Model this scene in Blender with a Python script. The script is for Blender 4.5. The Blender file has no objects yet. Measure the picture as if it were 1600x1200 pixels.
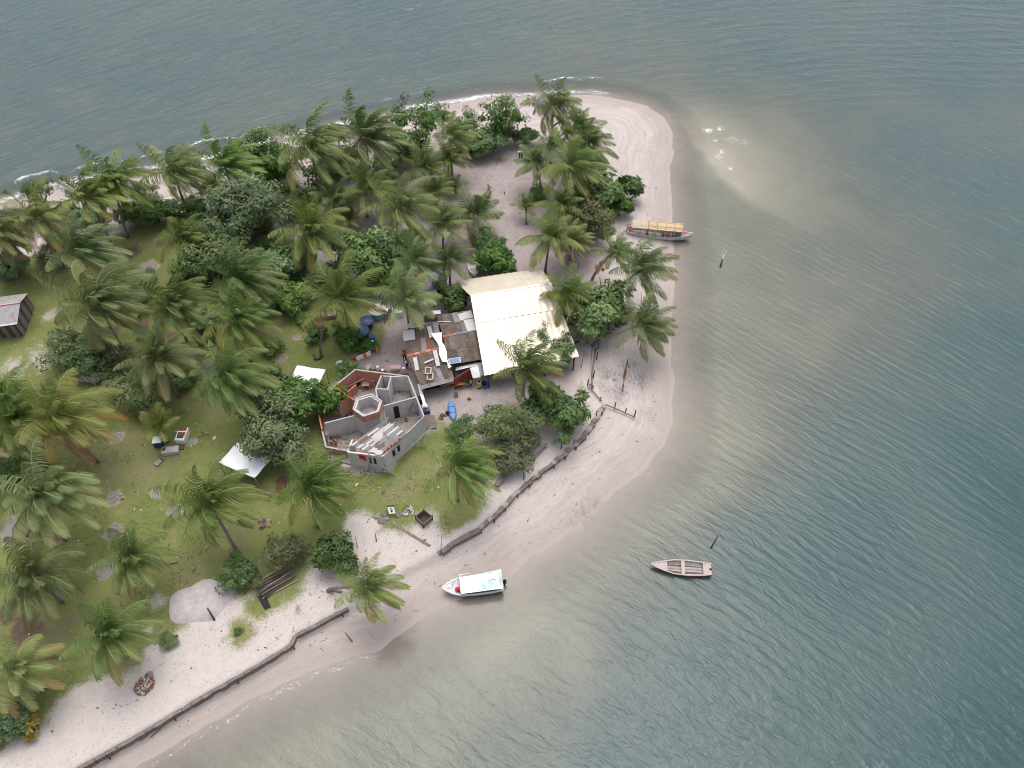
import bpy, math, random
import numpy as np
from mathutils import Vector, Matrix
R_ = math.radians
sc = bpy.context.scene
COL = sc.collection

# ------------------------------------------------------------------ camera
CAM_H, PITCH, FPX = 70.0, R_(51.0), 1218.0
cp, sp = math.cos(PITCH), math.sin(PITCH)
cam_d = bpy.data.cameras.new('camera'); cam = bpy.data.objects.new('camera', cam_d); COL.objects.link(cam)
cam.location = (0, 0, CAM_H); cam.rotation_euler = (math.pi/2 - PITCH, 0, 0)
cam_d.sensor_width = 36; cam_d.lens = 36*FPX/1600; cam_d.clip_start = 1; cam_d.clip_end = 30000
sc.camera = cam

def G(u, v, z=0.0):
    x = (u-800)/FPX; y = -(v-600)/FPX
    d = (x, cp + y*sp, -sp + y*cp)
    t = (z-CAM_H)/d[2]
    return (d[0]*t, d[1]*t, z)
def dist(u, v):
    p = G(u, v, 1.0); return math.sqrt(p[0]**2 + p[1]**2 + (CAM_H-1)**2)
def mpp(u, v):                       # metres across one photo pixel there
    p = Vector(G(u, v, 2.0)) - Vector((0, 0, CAM_H))
    return (p.dot(Vector((0, cp, -sp)))) / FPX

# ------------------------------------------------------------------ land outline
SHORE = [(-700,1720),(-260,1480),(40,1300),(212,1197),(320,1135),(400,1092),(450,1065),(500,1040),(550,1026),(595,1015),(625,990),(648,975),(680,952),(735,928),
 (790,900),(823,872),(872,850),(905,824),(930,800),(945,782),(975,757),(1008,732),(1035,704),(1050,665),(1052,610),(1048,550),(1052,490),(1054,430),(1052,385),
 (1050,330),(1046,285),(1050,240),(1052,210),(1038,184),(1012,166),(975,156),(930,149),(880,150),(830,152),(765,153),(700,164),(650,174),(590,187),(512,202),(452,219),
 (400,232),(340,248),(280,262),(225,272),(160,282),(100,294),(60,304),(0,322),(-120,350),(-400,420)]
SH = np.array([G(u, v)[:2] for u, v in SHORE])
SHP = np.vstack([SH, [[-420, SH[-1][1]-10], [-420, -140], [-160, -140]]])
def pw(pts, z=1.1): return np.array([G(u, v, z)[:2] for u, v in pts])

def seg_dist(P, A, B):
    d = B-A; L = max((d*d).sum(), 1e-9)
    t = np.clip(((P-A)@d)/L, 0, 1)
    return np.sqrt(((P-(A+t[:, None]*d))**2).sum(1))
def poly_sd(P, poly, closed=True):   # + inside
    n = len(poly); dm = np.full(len(P), 1e9); ins = np.zeros(len(P), bool)
    for i in range(n if closed else n-1):
        A, B = poly[i], poly[(i+1) % n]
        dm = np.minimum(dm, seg_dist(P, A, B))
    for i in range(n):
        A, B = poly[i], poly[(i+1) % n]
        c = ((A[1] > P[:, 1]) != (B[1] > P[:, 1]))
        with np.errstate(divide='ignore', invalid='ignore'):
            xi = (B[0]-A[0])*(P[:, 1]-A[1])/(B[1]-A[1]+1e-12)+A[0]
        ins ^= c & (P[:, 0] < xi)
    return np.where(ins, dm, -dm)
def sstep(a, b, x):
    t = np.clip((x-a)/(b-a), 0, 1); return t*t*(3-2*t)

WALL_LOW = [(60,1240),(133,1197),(200,1160),(255,1128),(330,1083),(395,1047),(455,1010),(462,995),(500,975),(545,952)]
WALL_UP = [(690,864),(712,849),(750,828),(793,788),(800,778),(830,752),(857,732),(885,708),(912,683),(922,668),(935,652),(943,634)]
PLAT = pw([(-500,1560),(-150,1365)]+WALL_LOW+[(575,925),(640,890)]+WALL_UP+[(935,600),(925,560),(925,480),(905,400),(885,300),(850,225),(780,205),(640,215),(500,250),(300,300),(80,345),(-300,430)], 0.9)
BUMPS = [((310,942),2.6,2.1,0.75),((285,1015),4.6,2.0,0.35)]
BW = [(G(c[0], c[1], 1.3), a, b, h) for c, a, b, h in BUMPS]
def vnoise(P, s, seed):
    r = np.random.RandomState(seed); T = r.rand(64, 64)
    q = P/s; i = np.floor(q).astype(int); f = q-i; f = f*f*(3-2*f)
    g = lambda a, b: T[(i[:, 0]+a) % 64, (i[:, 1]+b) % 64]
    return (g(0,0)*(1-f[:,0])+g(1,0)*f[:,0])*(1-f[:,1])+(g(0,1)*(1-f[:,0])+g(1,1)*f[:,0])*f[:,1]
def wobble(P):
    return (vnoise(P, 2.6, 1)-.5)*0.9 + (vnoise(P, 0.9, 2)-.5)*0.35
def shore_d(P): return poly_sd(P, SHP) + wobble(P)*0.6
def height(P, d=None):
    if d is None: d = shore_d(P)
    beach = np.where(d > 0, 0.9*(1-np.exp(-d/7.0)), np.maximum(0.11*d, -3.2)+0.02*np.minimum(d, 0)*0)
    pl = sstep(-0.35, 0.35, poly_sd(P, PLAT))
    z = beach*(1-pl) + pl*np.maximum(1.08, beach)
    z = z + (vnoise(P, 6, 5)-.5)*0.16*sstep(2, 8, d) + (vnoise(P, 1.3, 6)-.5)*0.06*sstep(0.5, 3, d)
    for c, a, b, h in BW[:1]:
        q = np.sqrt(((P[:, 0]-c[0])/a)**2 + ((P[:, 1]-c[1])/b)**2)
    return z
def gz(x, y): return float(height(np.array([[x, y]]))[0])
def W(u, v, h=0.0):                  # the point seen at pixel (u,v), h above the ground below it
    z = 1.0
    for _ in range(4):
        p = G(u, v, z+h); z = max(gz(p[0], p[1]), 0.0)
    return Vector(G(u, v, z+h))
def drop(p):                         # same x,y on the ground
    return Vector((p[0], p[1], gz(p[0], p[1])))

# ------------------------------------------------------------------ node helpers
def newmat(name):
    m = bpy.data.materials.new(name); m.use_nodes = True; m.node_tree.nodes.clear(); return m
class NT:
    def __init__(s, m): s.t = m.node_tree
    def n(s, typ, _out=0, _p=None, **inp):
        nd = s.t.nodes.new('ShaderNode'+typ)
        for k, v in (_p or {}).items(): setattr(nd, k, v)
        for k, v in inp.items():
            key = int(k[1:]) if k[0] == 'i' and k[1:].isdigit() else k.replace('_', ' ')
            s.set(nd.inputs[key], v)
        return nd.outputs[_out]
    def set(s, sock, v):
        if isinstance(v, bpy.types.NodeSocket): s.t.links.new(v, sock)
        elif isinstance(v, (tuple, list)) and sock.type == 'RGBA' and len(v) == 3: sock.default_value = (*v, 1)
        else: sock.default_value = v
    def math(s, op, a, b=0.0, clamp=False):
        return s.n('Math', _p={'operation': op, 'use_clamp': clamp}, i0=a, i1=b)
    def mix(s, f, a, b, blend='MIX'):
        nd = s.t.nodes.new('ShaderNodeMix'); nd.data_type = 'RGBA'; nd.blend_type = blend
        s.set(nd.inputs[0], f); s.set(nd.inputs[6], a); s.set(nd.inputs[7], b); return nd.outputs[2]
    def ramp(s, f, stops, interp='LINEAR'):
        nd = s.t.nodes.new('ShaderNodeValToRGB'); s.set(nd.inputs[0], f); cr = nd.color_ramp; cr.interpolation = interp
        while len(cr.elements) > 1: cr.elements.remove(cr.elements[-1])
        for i, (p, c) in enumerate(stops):
            e = cr.elements[0] if i == 0 else cr.elements.new(p)
            e.position = p; e.color = (*c, 1) if len(c) == 3 else c
        return nd.outputs[0]
    def rng(s, f, a, b, c=0.0, d=1.0, smooth=False):
        return s.n('MapRange', _p={'interpolation_type': 'SMOOTHSTEP' if smooth else 'LINEAR'}, i0=f, i1=a, i2=b, i3=c, i4=d)
    def noise(s, vec, scale, detail=4, rough=.55, dist_=0.0, out=0):
        return s.n('TexNoise', out, Vector=vec, Scale=scale, Detail=detail, Roughness=rough, Distortion=dist_)
    def attr(s, name, out=2):
        nd = s.t.nodes.new('ShaderNodeAttribute'); nd.attribute_name = name; return nd.outputs[out]
    def mapv(s, vec, scale=(1,1,1), rot=(0,0,0), loc=(0,0,0)):
        return s.n('Mapping', Vector=vec, Location=loc, Rotation=rot, Scale=scale)
    def pos(s): return s.n('NewGeometry', 0)
    def obj(s): return s.n('TexCoord', 3)
    def rand(s): return s.n('ObjectInfo', 5)
    def bump(s, h, strength=.3, d=.05, normal=None):
        k = dict(Strength=strength, Distance=d, Height=h)
        if normal is not None: k['Normal'] = normal
        return s.n('Bump', **k)
    def out(s, sh): s.t.links.new(sh, s.t.nodes.new('ShaderNodeOutputMaterial').inputs[0])

MATS = {}
def simple(name, col, rough=.8, var=.25, scale=3.0, spec=.3, metal=0.0, bump=.15, dirt=None, fine=22):
    """weathered plain surface: two noises over a base colour"""
    if name in MATS: return MATS[name]
    m = newmat(name); t = NT(m); v = t.obj()
    n1 = t.noise(v, scale, 5, .6); n2 = t.noise(v, fine, 3, .6)
    f = t.math('ADD', t.math('MULTIPLY', n1, .65), t.math('MULTIPLY', n2, .35))
    lo = tuple(c*(1-var) for c in col); hi = tuple(min(1, c*(1+var)) for c in col)
    c = t.mix(t.rng(f, .3, .7), lo, hi)
    if dirt: c = t.mix(t.rng(t.noise(v, scale*.7, 6, .7), .52, .68, 0, .85), c, dirt)
    b = t.n('BsdfPrincipled', Base_Color=c, Roughness=rough, Metallic=metal, Normal=t.bump(f, bump, .03))
    b.node.inputs['Specular IOR Level'].default_value = spec
    t.out(b); MATS[name] = m; return m

# ------------------------------------------------------------------ mesh builder
class MB:
    def __init__(s): s.v = []; s.f = []; s.mi = []; s.sm = []; s.at = []; s.m = 0; s.a = 0.0; s.smooth = False
    def vert(s, p): s.v.append((p[0], p[1], p[2])); s.at.append(s.a); return len(s.v)-1
    def face(s, ids): s.f.append(tuple(ids)); s.mi.append(s.m); s.sm.append(s.smooth)
    def poly(s, pts): s.face([s.vert(p) for p in pts])
    def hexa(s, p):                     # 8 points: bottom 4 (ccw), top 4
        i = [s.vert(q) for q in p]
        for f in ((3,2,1,0),(4,5,6,7),(0,1,5,4),(1,2,6,5),(2,3,7,6),(3,0,4,7)): s.face([i[k] for k in f])
    def box(s, c, size, rz=0.0, M=None):
        hx, hy, hz = size[0]/2, size[1]/2, size[2]/2
        M = M or (Matrix.Translation(c) @ Matrix.Rotation(rz, 4, 'Z'))
        s.hexa([M @ Vector((x, y, z)) for z in (-hz, hz) for x, y in ((-hx,-hy),(hx,-hy),(hx,hy),(-hx,hy))])
    def beam(s, a, b, w, h, up=(0,0,1)):
        a, b = Vector(a), Vector(b); d = (b-a).normalized(); up = Vector(up)
        sd = d.cross(up)
        if sd.length < 1e-4: sd = d.cross(Vector((0,1,0)))
        sd.normalize(); u = sd.cross(d).normalized(); sd *= w/2; u *= h/2
        s.hexa([a-sd-u, a+sd-u, b+sd-u, b-sd-u, a-sd+u, a+sd+u, b+sd+u, b-sd+u])
    def tube(s, pts, rad, n=6, cap=True):
        pts = [Vector(p) for p in pts]; rings = []
        if not isinstance(rad, (list, tuple)): rad = [rad]*len(pts)
        ref = Vector((0.13, 0.27, 0.95))
        for i, p in enumerate(pts):
            d = (pts[min(i+1, len(pts)-1)]-pts[max(i-1, 0)]).normalized()
            if abs(d.dot(ref)) > .97: ref = Vector((.9, .3, .1))
            x = d.cross(ref).normalized(); y = d.cross(x)
            rings.append([s.vert(p+(x*math.cos(2*math.pi*k/n)+y*math.sin(2*math.pi*k/n))*rad[i]) for k in range(n)])
        for a, b in zip(rings, rings[1:]):
            for k in range(n): s.face((a[k], a[(k+1) % n], b[(k+1) % n], b[k]))
        if cap: s.face(rings[0][::-1]); s.face(rings[-1])
    def lathe(s, c, prof, n=16, squash=(1,1), cap=True):
        rings = [[s.vert((c[0]+r*squash[0]*math.cos(2*math.pi*k/n), c[1]+r*squash[1]*math.sin(2*math.pi*k/n), c[2]+z)) for k in range(n)] for r, z in prof]
        for a, b in zip(rings, rings[1:]):
            for k in range(n): s.face((a[k], a[(k+1) % n], b[(k+1) % n], b[k]))
        if cap: s.face(rings[0][::-1]); s.face(rings[-1])
    def blob(s, c, r, seed=0, n=8, rough=.2):
        rg = random.Random(seed); rings = []
        for i in range(1, n//2+1):
            th = math.pi*i/(n//2+1)
            rings.append([s.vert((c[0]+r[0]*math.sin(th)*math.cos(2*math.pi*k/n)*(1+rg.uniform(-rough, rough)),
                                  c[1]+r[1]*math.sin(th)*math.sin(2*math.pi*k/n)*(1+rg.uniform(-rough, rough)),
                                  c[2]+r[2]*math.cos(th)*(1+rg.uniform(-rough, rough)))) for k in range(n)])
        for a, b in zip(rings, rings[1:]):
            for k in range(n): s.face((b[k], b[(k+1) % n], a[(k+1) % n], a[k]))
        s.face(rings[0]); s.face(rings[-1][::-1])
    def slab(s, quad, th=.02, nx=1, corr=0.0, per=None):
        """roof sheet over 4 corners p00,p10,p11,p01; corrugation runs along p00->p01"""
        p00, p10, p11, p01 = [Vector(q) for q in quad]
        nrm = (p10-p00).cross(p01-p00).normalized()
        if nrm.z < 0: nrm = -nrm
        rows = []
        for lay in (0, 1):
            for t in (0, 1):
                A, B = (p00, p10) if t == 0 else (p01, p11)
                rows.append([s.vert(A.lerp(B, i/nx)+nrm*((corr*math.sin(i*math.pi/2*(2 if per is None else per)) if corr else 0)-lay*th)) for i in range(nx+1)])
        a0, a1, b0, b1 = rows
        for i in range(nx):
            s.face((a0[i], a0[i+1], a1[i+1], a1[i])); s.face((b0[i], b1[i], b1[i+1], b0[i+1]))
            s.face((a0[i+1], a0[i], b0[i], b0[i+1])); s.face((a1[i], a1[i+1], b1[i+1], b1[i]))
        for i in (0, nx): s.face((a0[i], a1[i], b1[i], b0[i]) if i == 0 else (a1[i], a0[i], b0[i], b1[i]))
    def mesh(s, name, mats, off=(0,0,0), attr=None):
        me = bpy.data.meshes.new(name)
        v = np.array(s.v, float).reshape(-1, 3) - np.array(off, float)
        me.from_pydata(v.tolist(), [], s.f)
        for m in (mats if isinstance(mats, (list, tuple)) else [mats]): me.materials.append(m)
        me.polygons.foreach_set('material_index', s.mi); me.polygons.foreach_set('use_smooth', s.sm)
        if attr:
            a = me.attributes.new(attr, 'FLOAT', 'POINT'); a.data.foreach_set('value', s.at)
        me.update(); return me

WLOC = {}
def link(o, parent=None, wloc=(0,0,0)):
    COL.objects.link(o)
    if parent is not None: o.parent = parent
    WLOC[o.name] = Vector(wloc); return o
def tag(o, label=None, cat=None, group=None, kind=None):
    if label: o['label'] = label
    if cat: o['category'] = cat
    if group: o['group'] = group
    if kind: o['kind'] = kind
    return o
def thing(name, label, cat, loc, group=None):
    o = bpy.data.objects.new(name, None); o.location = loc; o.empty_display_size = .3
    link(o, None, loc); return tag(o, label, cat, group)
def part(mb, name, mats, parent, label=None, attr=None):
    """child mesh given in world coordinates"""
    off = WLOC[parent.name]
    o = bpy.data.objects.new(name, mb.mesh(name, mats, off, attr)); link(o, parent, off)
    if label: o['label'] = label
    return o
def solo(mb, name, mats, label, cat, loc, group=None, attr=None, kind=None):
    o = bpy.data.objects.new(name, mb.mesh(name, mats, loc, attr)); o.location = loc; link(o, None, loc)
    return tag(o, label, cat, group, kind)
# ------------------------------------------------------------------ ground sheet
def axis(lo, hi, a, b, st):
    fine = np.arange(a, b+1e-6, st); out = [fine]
    k = []; x = a; s = st
    while x > lo: s *= 1.5; x -= s; k.append(max(x, lo))
    k2 = []; x = b; s = st
    while x < hi: s *= 1.5; x += s; k2.append(min(x, hi))
    return np.concatenate([np.array(k[::-1]), fine, np.array(k2)])
def grid_mesh(name, X, Y, zf, attrs, mat):
    gx, gy = np.meshgrid(X, Y); P = np.stack([gx.ravel(), gy.ravel()], 1)
    z, A = zf(P), attrs(P)
    n, m = len(X), len(Y)
    co = np.column_stack([P, z]).astype(np.float32)
    i = (np.arange(m-1)[:, None]*n + np.arange(n-1)[None, :]).ravel()
    F = np.stack([i, i+1, i+n+1, i+n], 1).astype(np.int32)
    me = bpy.data.meshes.new(name); me.vertices.add(len(co)); me.vertices.foreach_set('co', co.ravel())
    me.loops.add(F.size); me.loops.foreach_set('vertex_index', F.ravel())
    me.polygons.add(len(F)); me.polygons.foreach_set('loop_start', np.arange(0, F.size, 4, dtype=np.int32))
    me.polygons.foreach_set('use_smooth', np.ones(len(F), bool))
    for k, v in A.items():
        a = me.attributes.new(k, 'FLOAT', 'POINT'); a.data.foreach_set('value', v.astype(np.float32))
    me.materials.append(mat); me.update(); me.validate()
    o = bpy.data.objects.new(name, me); link(o); o['kind'] = 'structure'; return o

GRASS = pw([(-300,1280),(-60,1190),(40,1150),(75,1130),(90,1090),(140,1062),(210,1042),(228,1012),(250,985),(280,975),(285,945),(300,925),(350,925),(362,905),(390,925),(398,950),(432,940),(466,900),
 (480,870),(530,832),(545,800),(600,796),(612,815),(635,812),(640,795),(680,785),(700,826),(735,816),(762,792),(772,760),(760,715),(720,668),(690,662),(672,682),(640,700),(612,735),(530,735),(500,700),(505,640),
 (520,590),(548,565),(580,552),(592,535),(585,505),(565,470),(545,440),(430,425),(415,375),(350,340),(240,335),(150,385),(60,400),(-60,430),(-400,470)])
GRASS2 = [pw([(370,978),(380,975),(384,990),(374,998),(366,990)]), pw([(395,945),(430,935),(470,890),(455,925),(420,945),(400,955)]), pw([(980//2+110,806),(612,806),(640,812),(632,820),(600,822)])]
BARE = [(62,560,34),(112,522,24),(78,492,16),(22,575,28),(248,940,18),(430,985,6),(350,930,25),(15,500,12),(150,560,18),(120,590,16),(395,925,12),(230,985,14),(585,545,12),(520,610,14)]
SOIL = [(24,826,27),(178,778,15),(243,770,10),(178,830,17),(166,892,14),(274,797,13),(182,681,13),(235,416,15),(372,708,8),(465,527,9),(440,560,10),(323,580,20),(530,720,10),(232,1058,10),(412,816,9),(300,690,9)]
LITTER = [(205,395,22),(210,430,12),(222,508,20),(190,552,22),(170,520,20),(20,430,25),(80,360,25),(160,420,15),(320,520,22),(345,545,16),(60,700,30),(20,740,22),(110,690,20),(60,735,20),(40,985,34),(10,960,28),(340,730,14),(270,525,18),(440,750,14),(395,370,26),(600,770,6),(225,1072,12),(88,838,15),(420,780,10),(735,235,14),(760,230,14)]
DRY = [(690,725,45),(640,755,30),(610,775,25),(150,750,60),(120,770,20),(160,755,16),(200,745,16),(235,733,16),(90,985,22),(125,965,20),(60,1000,20),(60,985,40),(330,640,30),(190,690,40),(420,520,35),(360,850,40),(240,730,40),(70,1000,40),(300,900,40),(200,1040,30),(255,375,28)]
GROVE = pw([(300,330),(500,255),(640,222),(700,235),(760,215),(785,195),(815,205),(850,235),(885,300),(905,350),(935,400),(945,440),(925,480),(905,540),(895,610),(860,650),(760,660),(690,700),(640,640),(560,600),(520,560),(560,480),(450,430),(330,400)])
WEED = [((1000,590,26),1),((985,570,20),.8),((955,580,20),.8),((970,610,22),.9),((940,600,14),.5),((1010,640,18),.4),((915,800,22),.55),((930,780,16),.5),((895,810,12),.4)]
def discs(P, L, z=1.1, soft=.5, seed=3):
    out = np.zeros(len(P)); nz = (vnoise(P, 1.7, seed)-.5)*.8
    for it in L:
        u, v, r = it[:3]; c = G(u, v, z); m = mpp(u, v)*r
        q = np.sqrt((P[:, 0]-c[0])**2 + (P[:, 1]-c[1])**2)/m + nz*.6
        out = np.maximum(out, 1-sstep(1-soft, 1+soft*.4, q+(vnoise(P, .6, seed+40)-.5)*.5))
    return out
def ground_attrs(P):
    d = shore_d(P); near = (np.abs(P[:, 0]) < 140) & (P[:, 1] < 190)
    gsd = poly_sd(P, GRASS)
    for g in GRASS2: gsd = np.maximum(gsd, poly_sd(P, g))
    gsd = gsd + .35 + (vnoise(P, 3.1, 11)-.5)*1.6 + (vnoise(P, .9, 12)-.5)*.8
    grass = sstep(-1.1, 1.1, gsd)*(1-.62*discs(P, BARE, soft=.95))
    soil = discs(P, SOIL, soft=.55, seed=4)
    wd = np.zeros(len(P))
    for it, w in WEED: wd = np.maximum(wd, w*discs(P, [it], soft=.9))
    return {'grass': grass*(1-soil), 'soil': soil, 'litter': discs(P, LITTER, soft=.8), 'dry': discs(P, DRY, soft=.9), 'shore': np.clip(d, -20, 40),
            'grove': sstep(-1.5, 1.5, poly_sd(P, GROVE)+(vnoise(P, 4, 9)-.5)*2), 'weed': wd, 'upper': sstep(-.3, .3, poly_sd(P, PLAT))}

gm = newmat('ground'); t = NT(gm); p = t.pos()
n_big = t.noise(p, .25, 5, .6); n_mid = t.noise(p, 1.3, 5, .65); n_fine = t.noise(p, 7, 4, .7); n_grain = t.noise(p, 22, 2, .7)
shore, upper = t.attr('shore'), t.attr('upper')
sand = t.mix(t.rng(n_mid, .3, .7), (.465,.405,.372), (.555,.495,.46))
sand = t.mix(t.rng(n_fine, .35, .7), t.mix(.35, sand, (.38,.33,.32)), sand)
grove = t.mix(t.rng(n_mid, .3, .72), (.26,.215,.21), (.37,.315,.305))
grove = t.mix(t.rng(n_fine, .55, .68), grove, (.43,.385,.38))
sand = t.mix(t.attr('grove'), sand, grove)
# footprints / trampled dimples on the upper sand
vor = t.n('TexVoronoi', 0, _p={'feature': 'F1'}, Vector=p, Scale=3.6, Randomness=1.0)
tramp = t.math('MULTIPLY', t.rng(vor, .12, .32, .55, 0), upper)
sand = t.mix(t.math('MULTIPLY', tramp, t.rng(n_big, .35, .65, .45, 1.0)), sand, (.30,.26,.26))
sand = t.mix(t.math('MULTIPLY', t.rng(n_grain, .60, .70, 0, .28), upper), sand, (.24,.20,.20))
sand = t.mix(t.math('MULTIPLY', t.rng(n_grain, .40, .30, 0, .28), upper), sand, (.66,.62,.61))
# wet band and drift lines that follow the water's edge
cx = t.n('CombineXYZ', X=t.math('MULTIPLY', t.math('ADD', shore, t.math('MULTIPLY', n_big, 1.2)), 1.0), Y=t.math('MULTIPLY', t.n('SeparateXYZ', 0, Vector=p), .05), Z=t.math('MULTIPLY', t.n('SeparateXYZ', 1, Vector=p), .05))
lines = t.math('ADD', t.math('MULTIPLY', t.noise(cx, 1.6, 5, .6), .5), t.math('MULTIPLY', t.noise(cx, 6.5, 4, .65), .5))
wetf = t.math('ADD', shore, t.math('MULTIPLY', t.math('SUBTRACT', n_big, .5), 5))
wet = t.math('MULTIPLY', t.rng(wetf, .2, 5.0, 1, 0, True), t.math('SUBTRACT', 1.0, upper))
beach = t.math('SUBTRACT', 1.0, upper)
sand = t.mix(t.math('MULTIPLY', t.math('MULTIPLY', beach, t.rng(shore, 0, 1.5)), t.rng(lines, .38, .60, .62, 0)), sand, (.33,.275,.265))
sand = t.mix(t.math('MULTIPLY', t.math('MULTIPLY', beach, t.rng(shore, .5, 2)), t.rng(lines, .62, .66, 0, .22)), sand, (.19,.165,.16))
sand = t.mix(t.math('MULTIPLY', wet, .8), sand, (.32,.262,.232))
lip = t.math('MULTIPLY', t.rng(t.math('ABSOLUTE', t.math('SUBTRACT', t.math('ADD', shore, t.math('MULTIPLY', n_mid, 1.2)), 1.3)), 0, .16, .28, 0), beach)
sand = t.mix(lip, sand, (.25,.21,.20))
sand = t.mix(t.math('MULTIPLY', t.attr('weed'), t.rng(t.noise(t.mapv(p, (1.6, .7, 1), (0, 0, .5)), 1.5, 6, .75, 1.5), .42, .6)), sand, (.125,.125,.135))
# grass
g = t.ramp(t.math('ADD', t.math('MULTIPLY', n_big, .55), t.math('MULTIPLY', n_fine, .45)), [(.28, (.058,.092,.022)), (.43, (.122,.152,.043)), (.58, (.190,.198,.068)), (.74, (.25,.22,.105))])
g = t.mix(t.math('MULTIPLY', t.attr('dry'), .9), g, t.mix(t.rng(n_fine, .3, .7), (.15,.15,.062), (.235,.205,.115)))
g = t.mix(t.rng(n_grain, .40, .30, 0, .55), g, (.03,.045,.015))
g = t.mix(t.rng(t.noise(p, 3.1, 3, .8), .70, .74, 0, .6), g, (.36,.30,.22))
gf = t.rng(t.math('ADD', t.math('ADD', t.attr('grass'), t.math('MULTIPLY', t.math('SUBTRACT', n_fine, .5), 1.7)), t.math('MULTIPLY', t.math('SUBTRACT', n_mid, .5), .9)), .18, .80)
c = t.mix(gf, sand, g)
so = t.rng(t.math('ADD', t.attr('soil'), t.math('MULTIPLY', t.math('SUBTRACT', n_fine, .5), .8)), .4, .6)
c = t.mix(t.math('MULTIPLY', so, .68), c, t.mix(t.rng(n_fine, .35, .65), (.085,.073,.072), (.165,.14,.14)))
li = t.rng(t.math('ADD', t.attr('litter'), t.math('MULTIPLY', t.math('SUBTRACT', n_fine, .5), 1.8)), .45, .75)
c = t.mix(li, c, t.mix(t.rng(n_grain, .4, .62), (.055,.035,.026), (.19,.12,.09)))
hgt = t.math('ADD', t.math('ADD', t.math('MULTIPLY', n_fine, .6), t.math('MULTIPLY', n_grain, .35)), t.math('MULTIPLY', tramp, -.8))
hgt = t.math('ADD', hgt, t.math('MULTIPLY', t.math('MULTIPLY', lines, beach), 1.0))
b = t.n('BsdfPrincipled', Base_Color=c, Roughness=t.math('SUBTRACT', .93, t.math('MULTIPLY', wet, .35)), Normal=t.bump(hgt, .6, .09))
b.node.inputs['Specular IOR Level'].default_value = .25
t.out(b)
GX = axis(-6000, 6000, -92, 58, .34); GY = axis(-3000, 9000, 8, 152, .34)
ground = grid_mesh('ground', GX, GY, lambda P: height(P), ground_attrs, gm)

# ------------------------------------------------------------------ water
DEEP = [(1080,262,.30),(1100,235,.24),(1125,262,.22),(1150,290,.24),(1180,315,.27),(1220,330,.28),(1095,290,.44),(1130,330,.46),(1180,370,.46),(1060,330,.22),(1075,400,.26),(1075,230,.2),(1065,200,.22),(1160,235,.22),(1200,260,.34),
 (1100,400,.42),(1068,480,.24),(1085,560,.42),(1130,540,.44),(1130,450,.43),(1200,440,.47),(1200,520,.45),(1300,500,.5),(1300,420,.54),(1400,430,.58),(1400,520,.56),(1550,400,.72),(1550,300,.76),(1400,250,.72),(1300,200,.72),
 (1300,300,.64),(1240,230,.56),(1230,280,.46),(1260,330,.52),(1500,100,.8),(1250,100,.78),(1100,120,.70),(1050,150,.58),(1000,90,.7),(700,90,.72),(300,100,.74),(0,100,.74),(0,0,.8),(600,0,.8),(1100,0,.82),(1600,0,.84),(300,220,.60),(600,150,.60),(100,255,.60),(900,118,.58),(760,130,.58),(300,190,.70),(600,125,.70),(100,215,.70),
 (450,190,.60),(-200,300,.6),(-200,100,.74),(1095,600,.46),(1060,620,.18),(1085,680,.20),(1130,690,.34),(1250,600,.52),(1400,600,.66),(1490,560,.80),(1600,530,.92),(1330,690,.62),(1420,680,.80),(1500,700,.95),(1230,760,.62),(1330,800,.90),
 (1100,760,.34),(1050,790,.28),(1160,830,.66),(1040,850,.5),(980,810,.22),(940,850,.26),(1010,900,.55),(1090,930,.72),(1200,900,.86),(1300,900,.97),(1600,800,1),(1600,1200,.97),(1300,1150,.86),(1100,1050,.80),(1000,1150,.72),(1000,1000,.66),
 (900,960,.46),(850,1020,.48),(800,960,.32),(700,1020,.34),(720,1060,.45),(600,1070,.34),(500,1130,.34),(380,1190,.34),(600,1150,.46),(800,1180,.58),(300,1260,.45),(900,1300,.8),(1300,1400,.95),(1900,700,1),(1900,300,.85),(1900,1100,1)]
DW = np.array([G(u, v)[:2] for u, v, _ in DEEP]); DV = np.array([d for *_, d in DEEP])
FOAM = [((1106,204,9),1),((1126,201,6),1),((1145,219,16),.55),((1165,222,13),.45),((1128,237,6),.85),((1123,245,7),.9),((1141,263,6),.9),((1130,255,7),.55),((1150,285,9),.4),((1170,300,8),.3),((1118,219,6),.7),
 ((1085,206,4),.6),((1058,190,9),.5),((1045,180,9),.5),((1068,205,9),.4),((640,14,9),.6),((655,9,6),.6),((245,43,4),.5),((1548,9,5),.5)]
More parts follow.
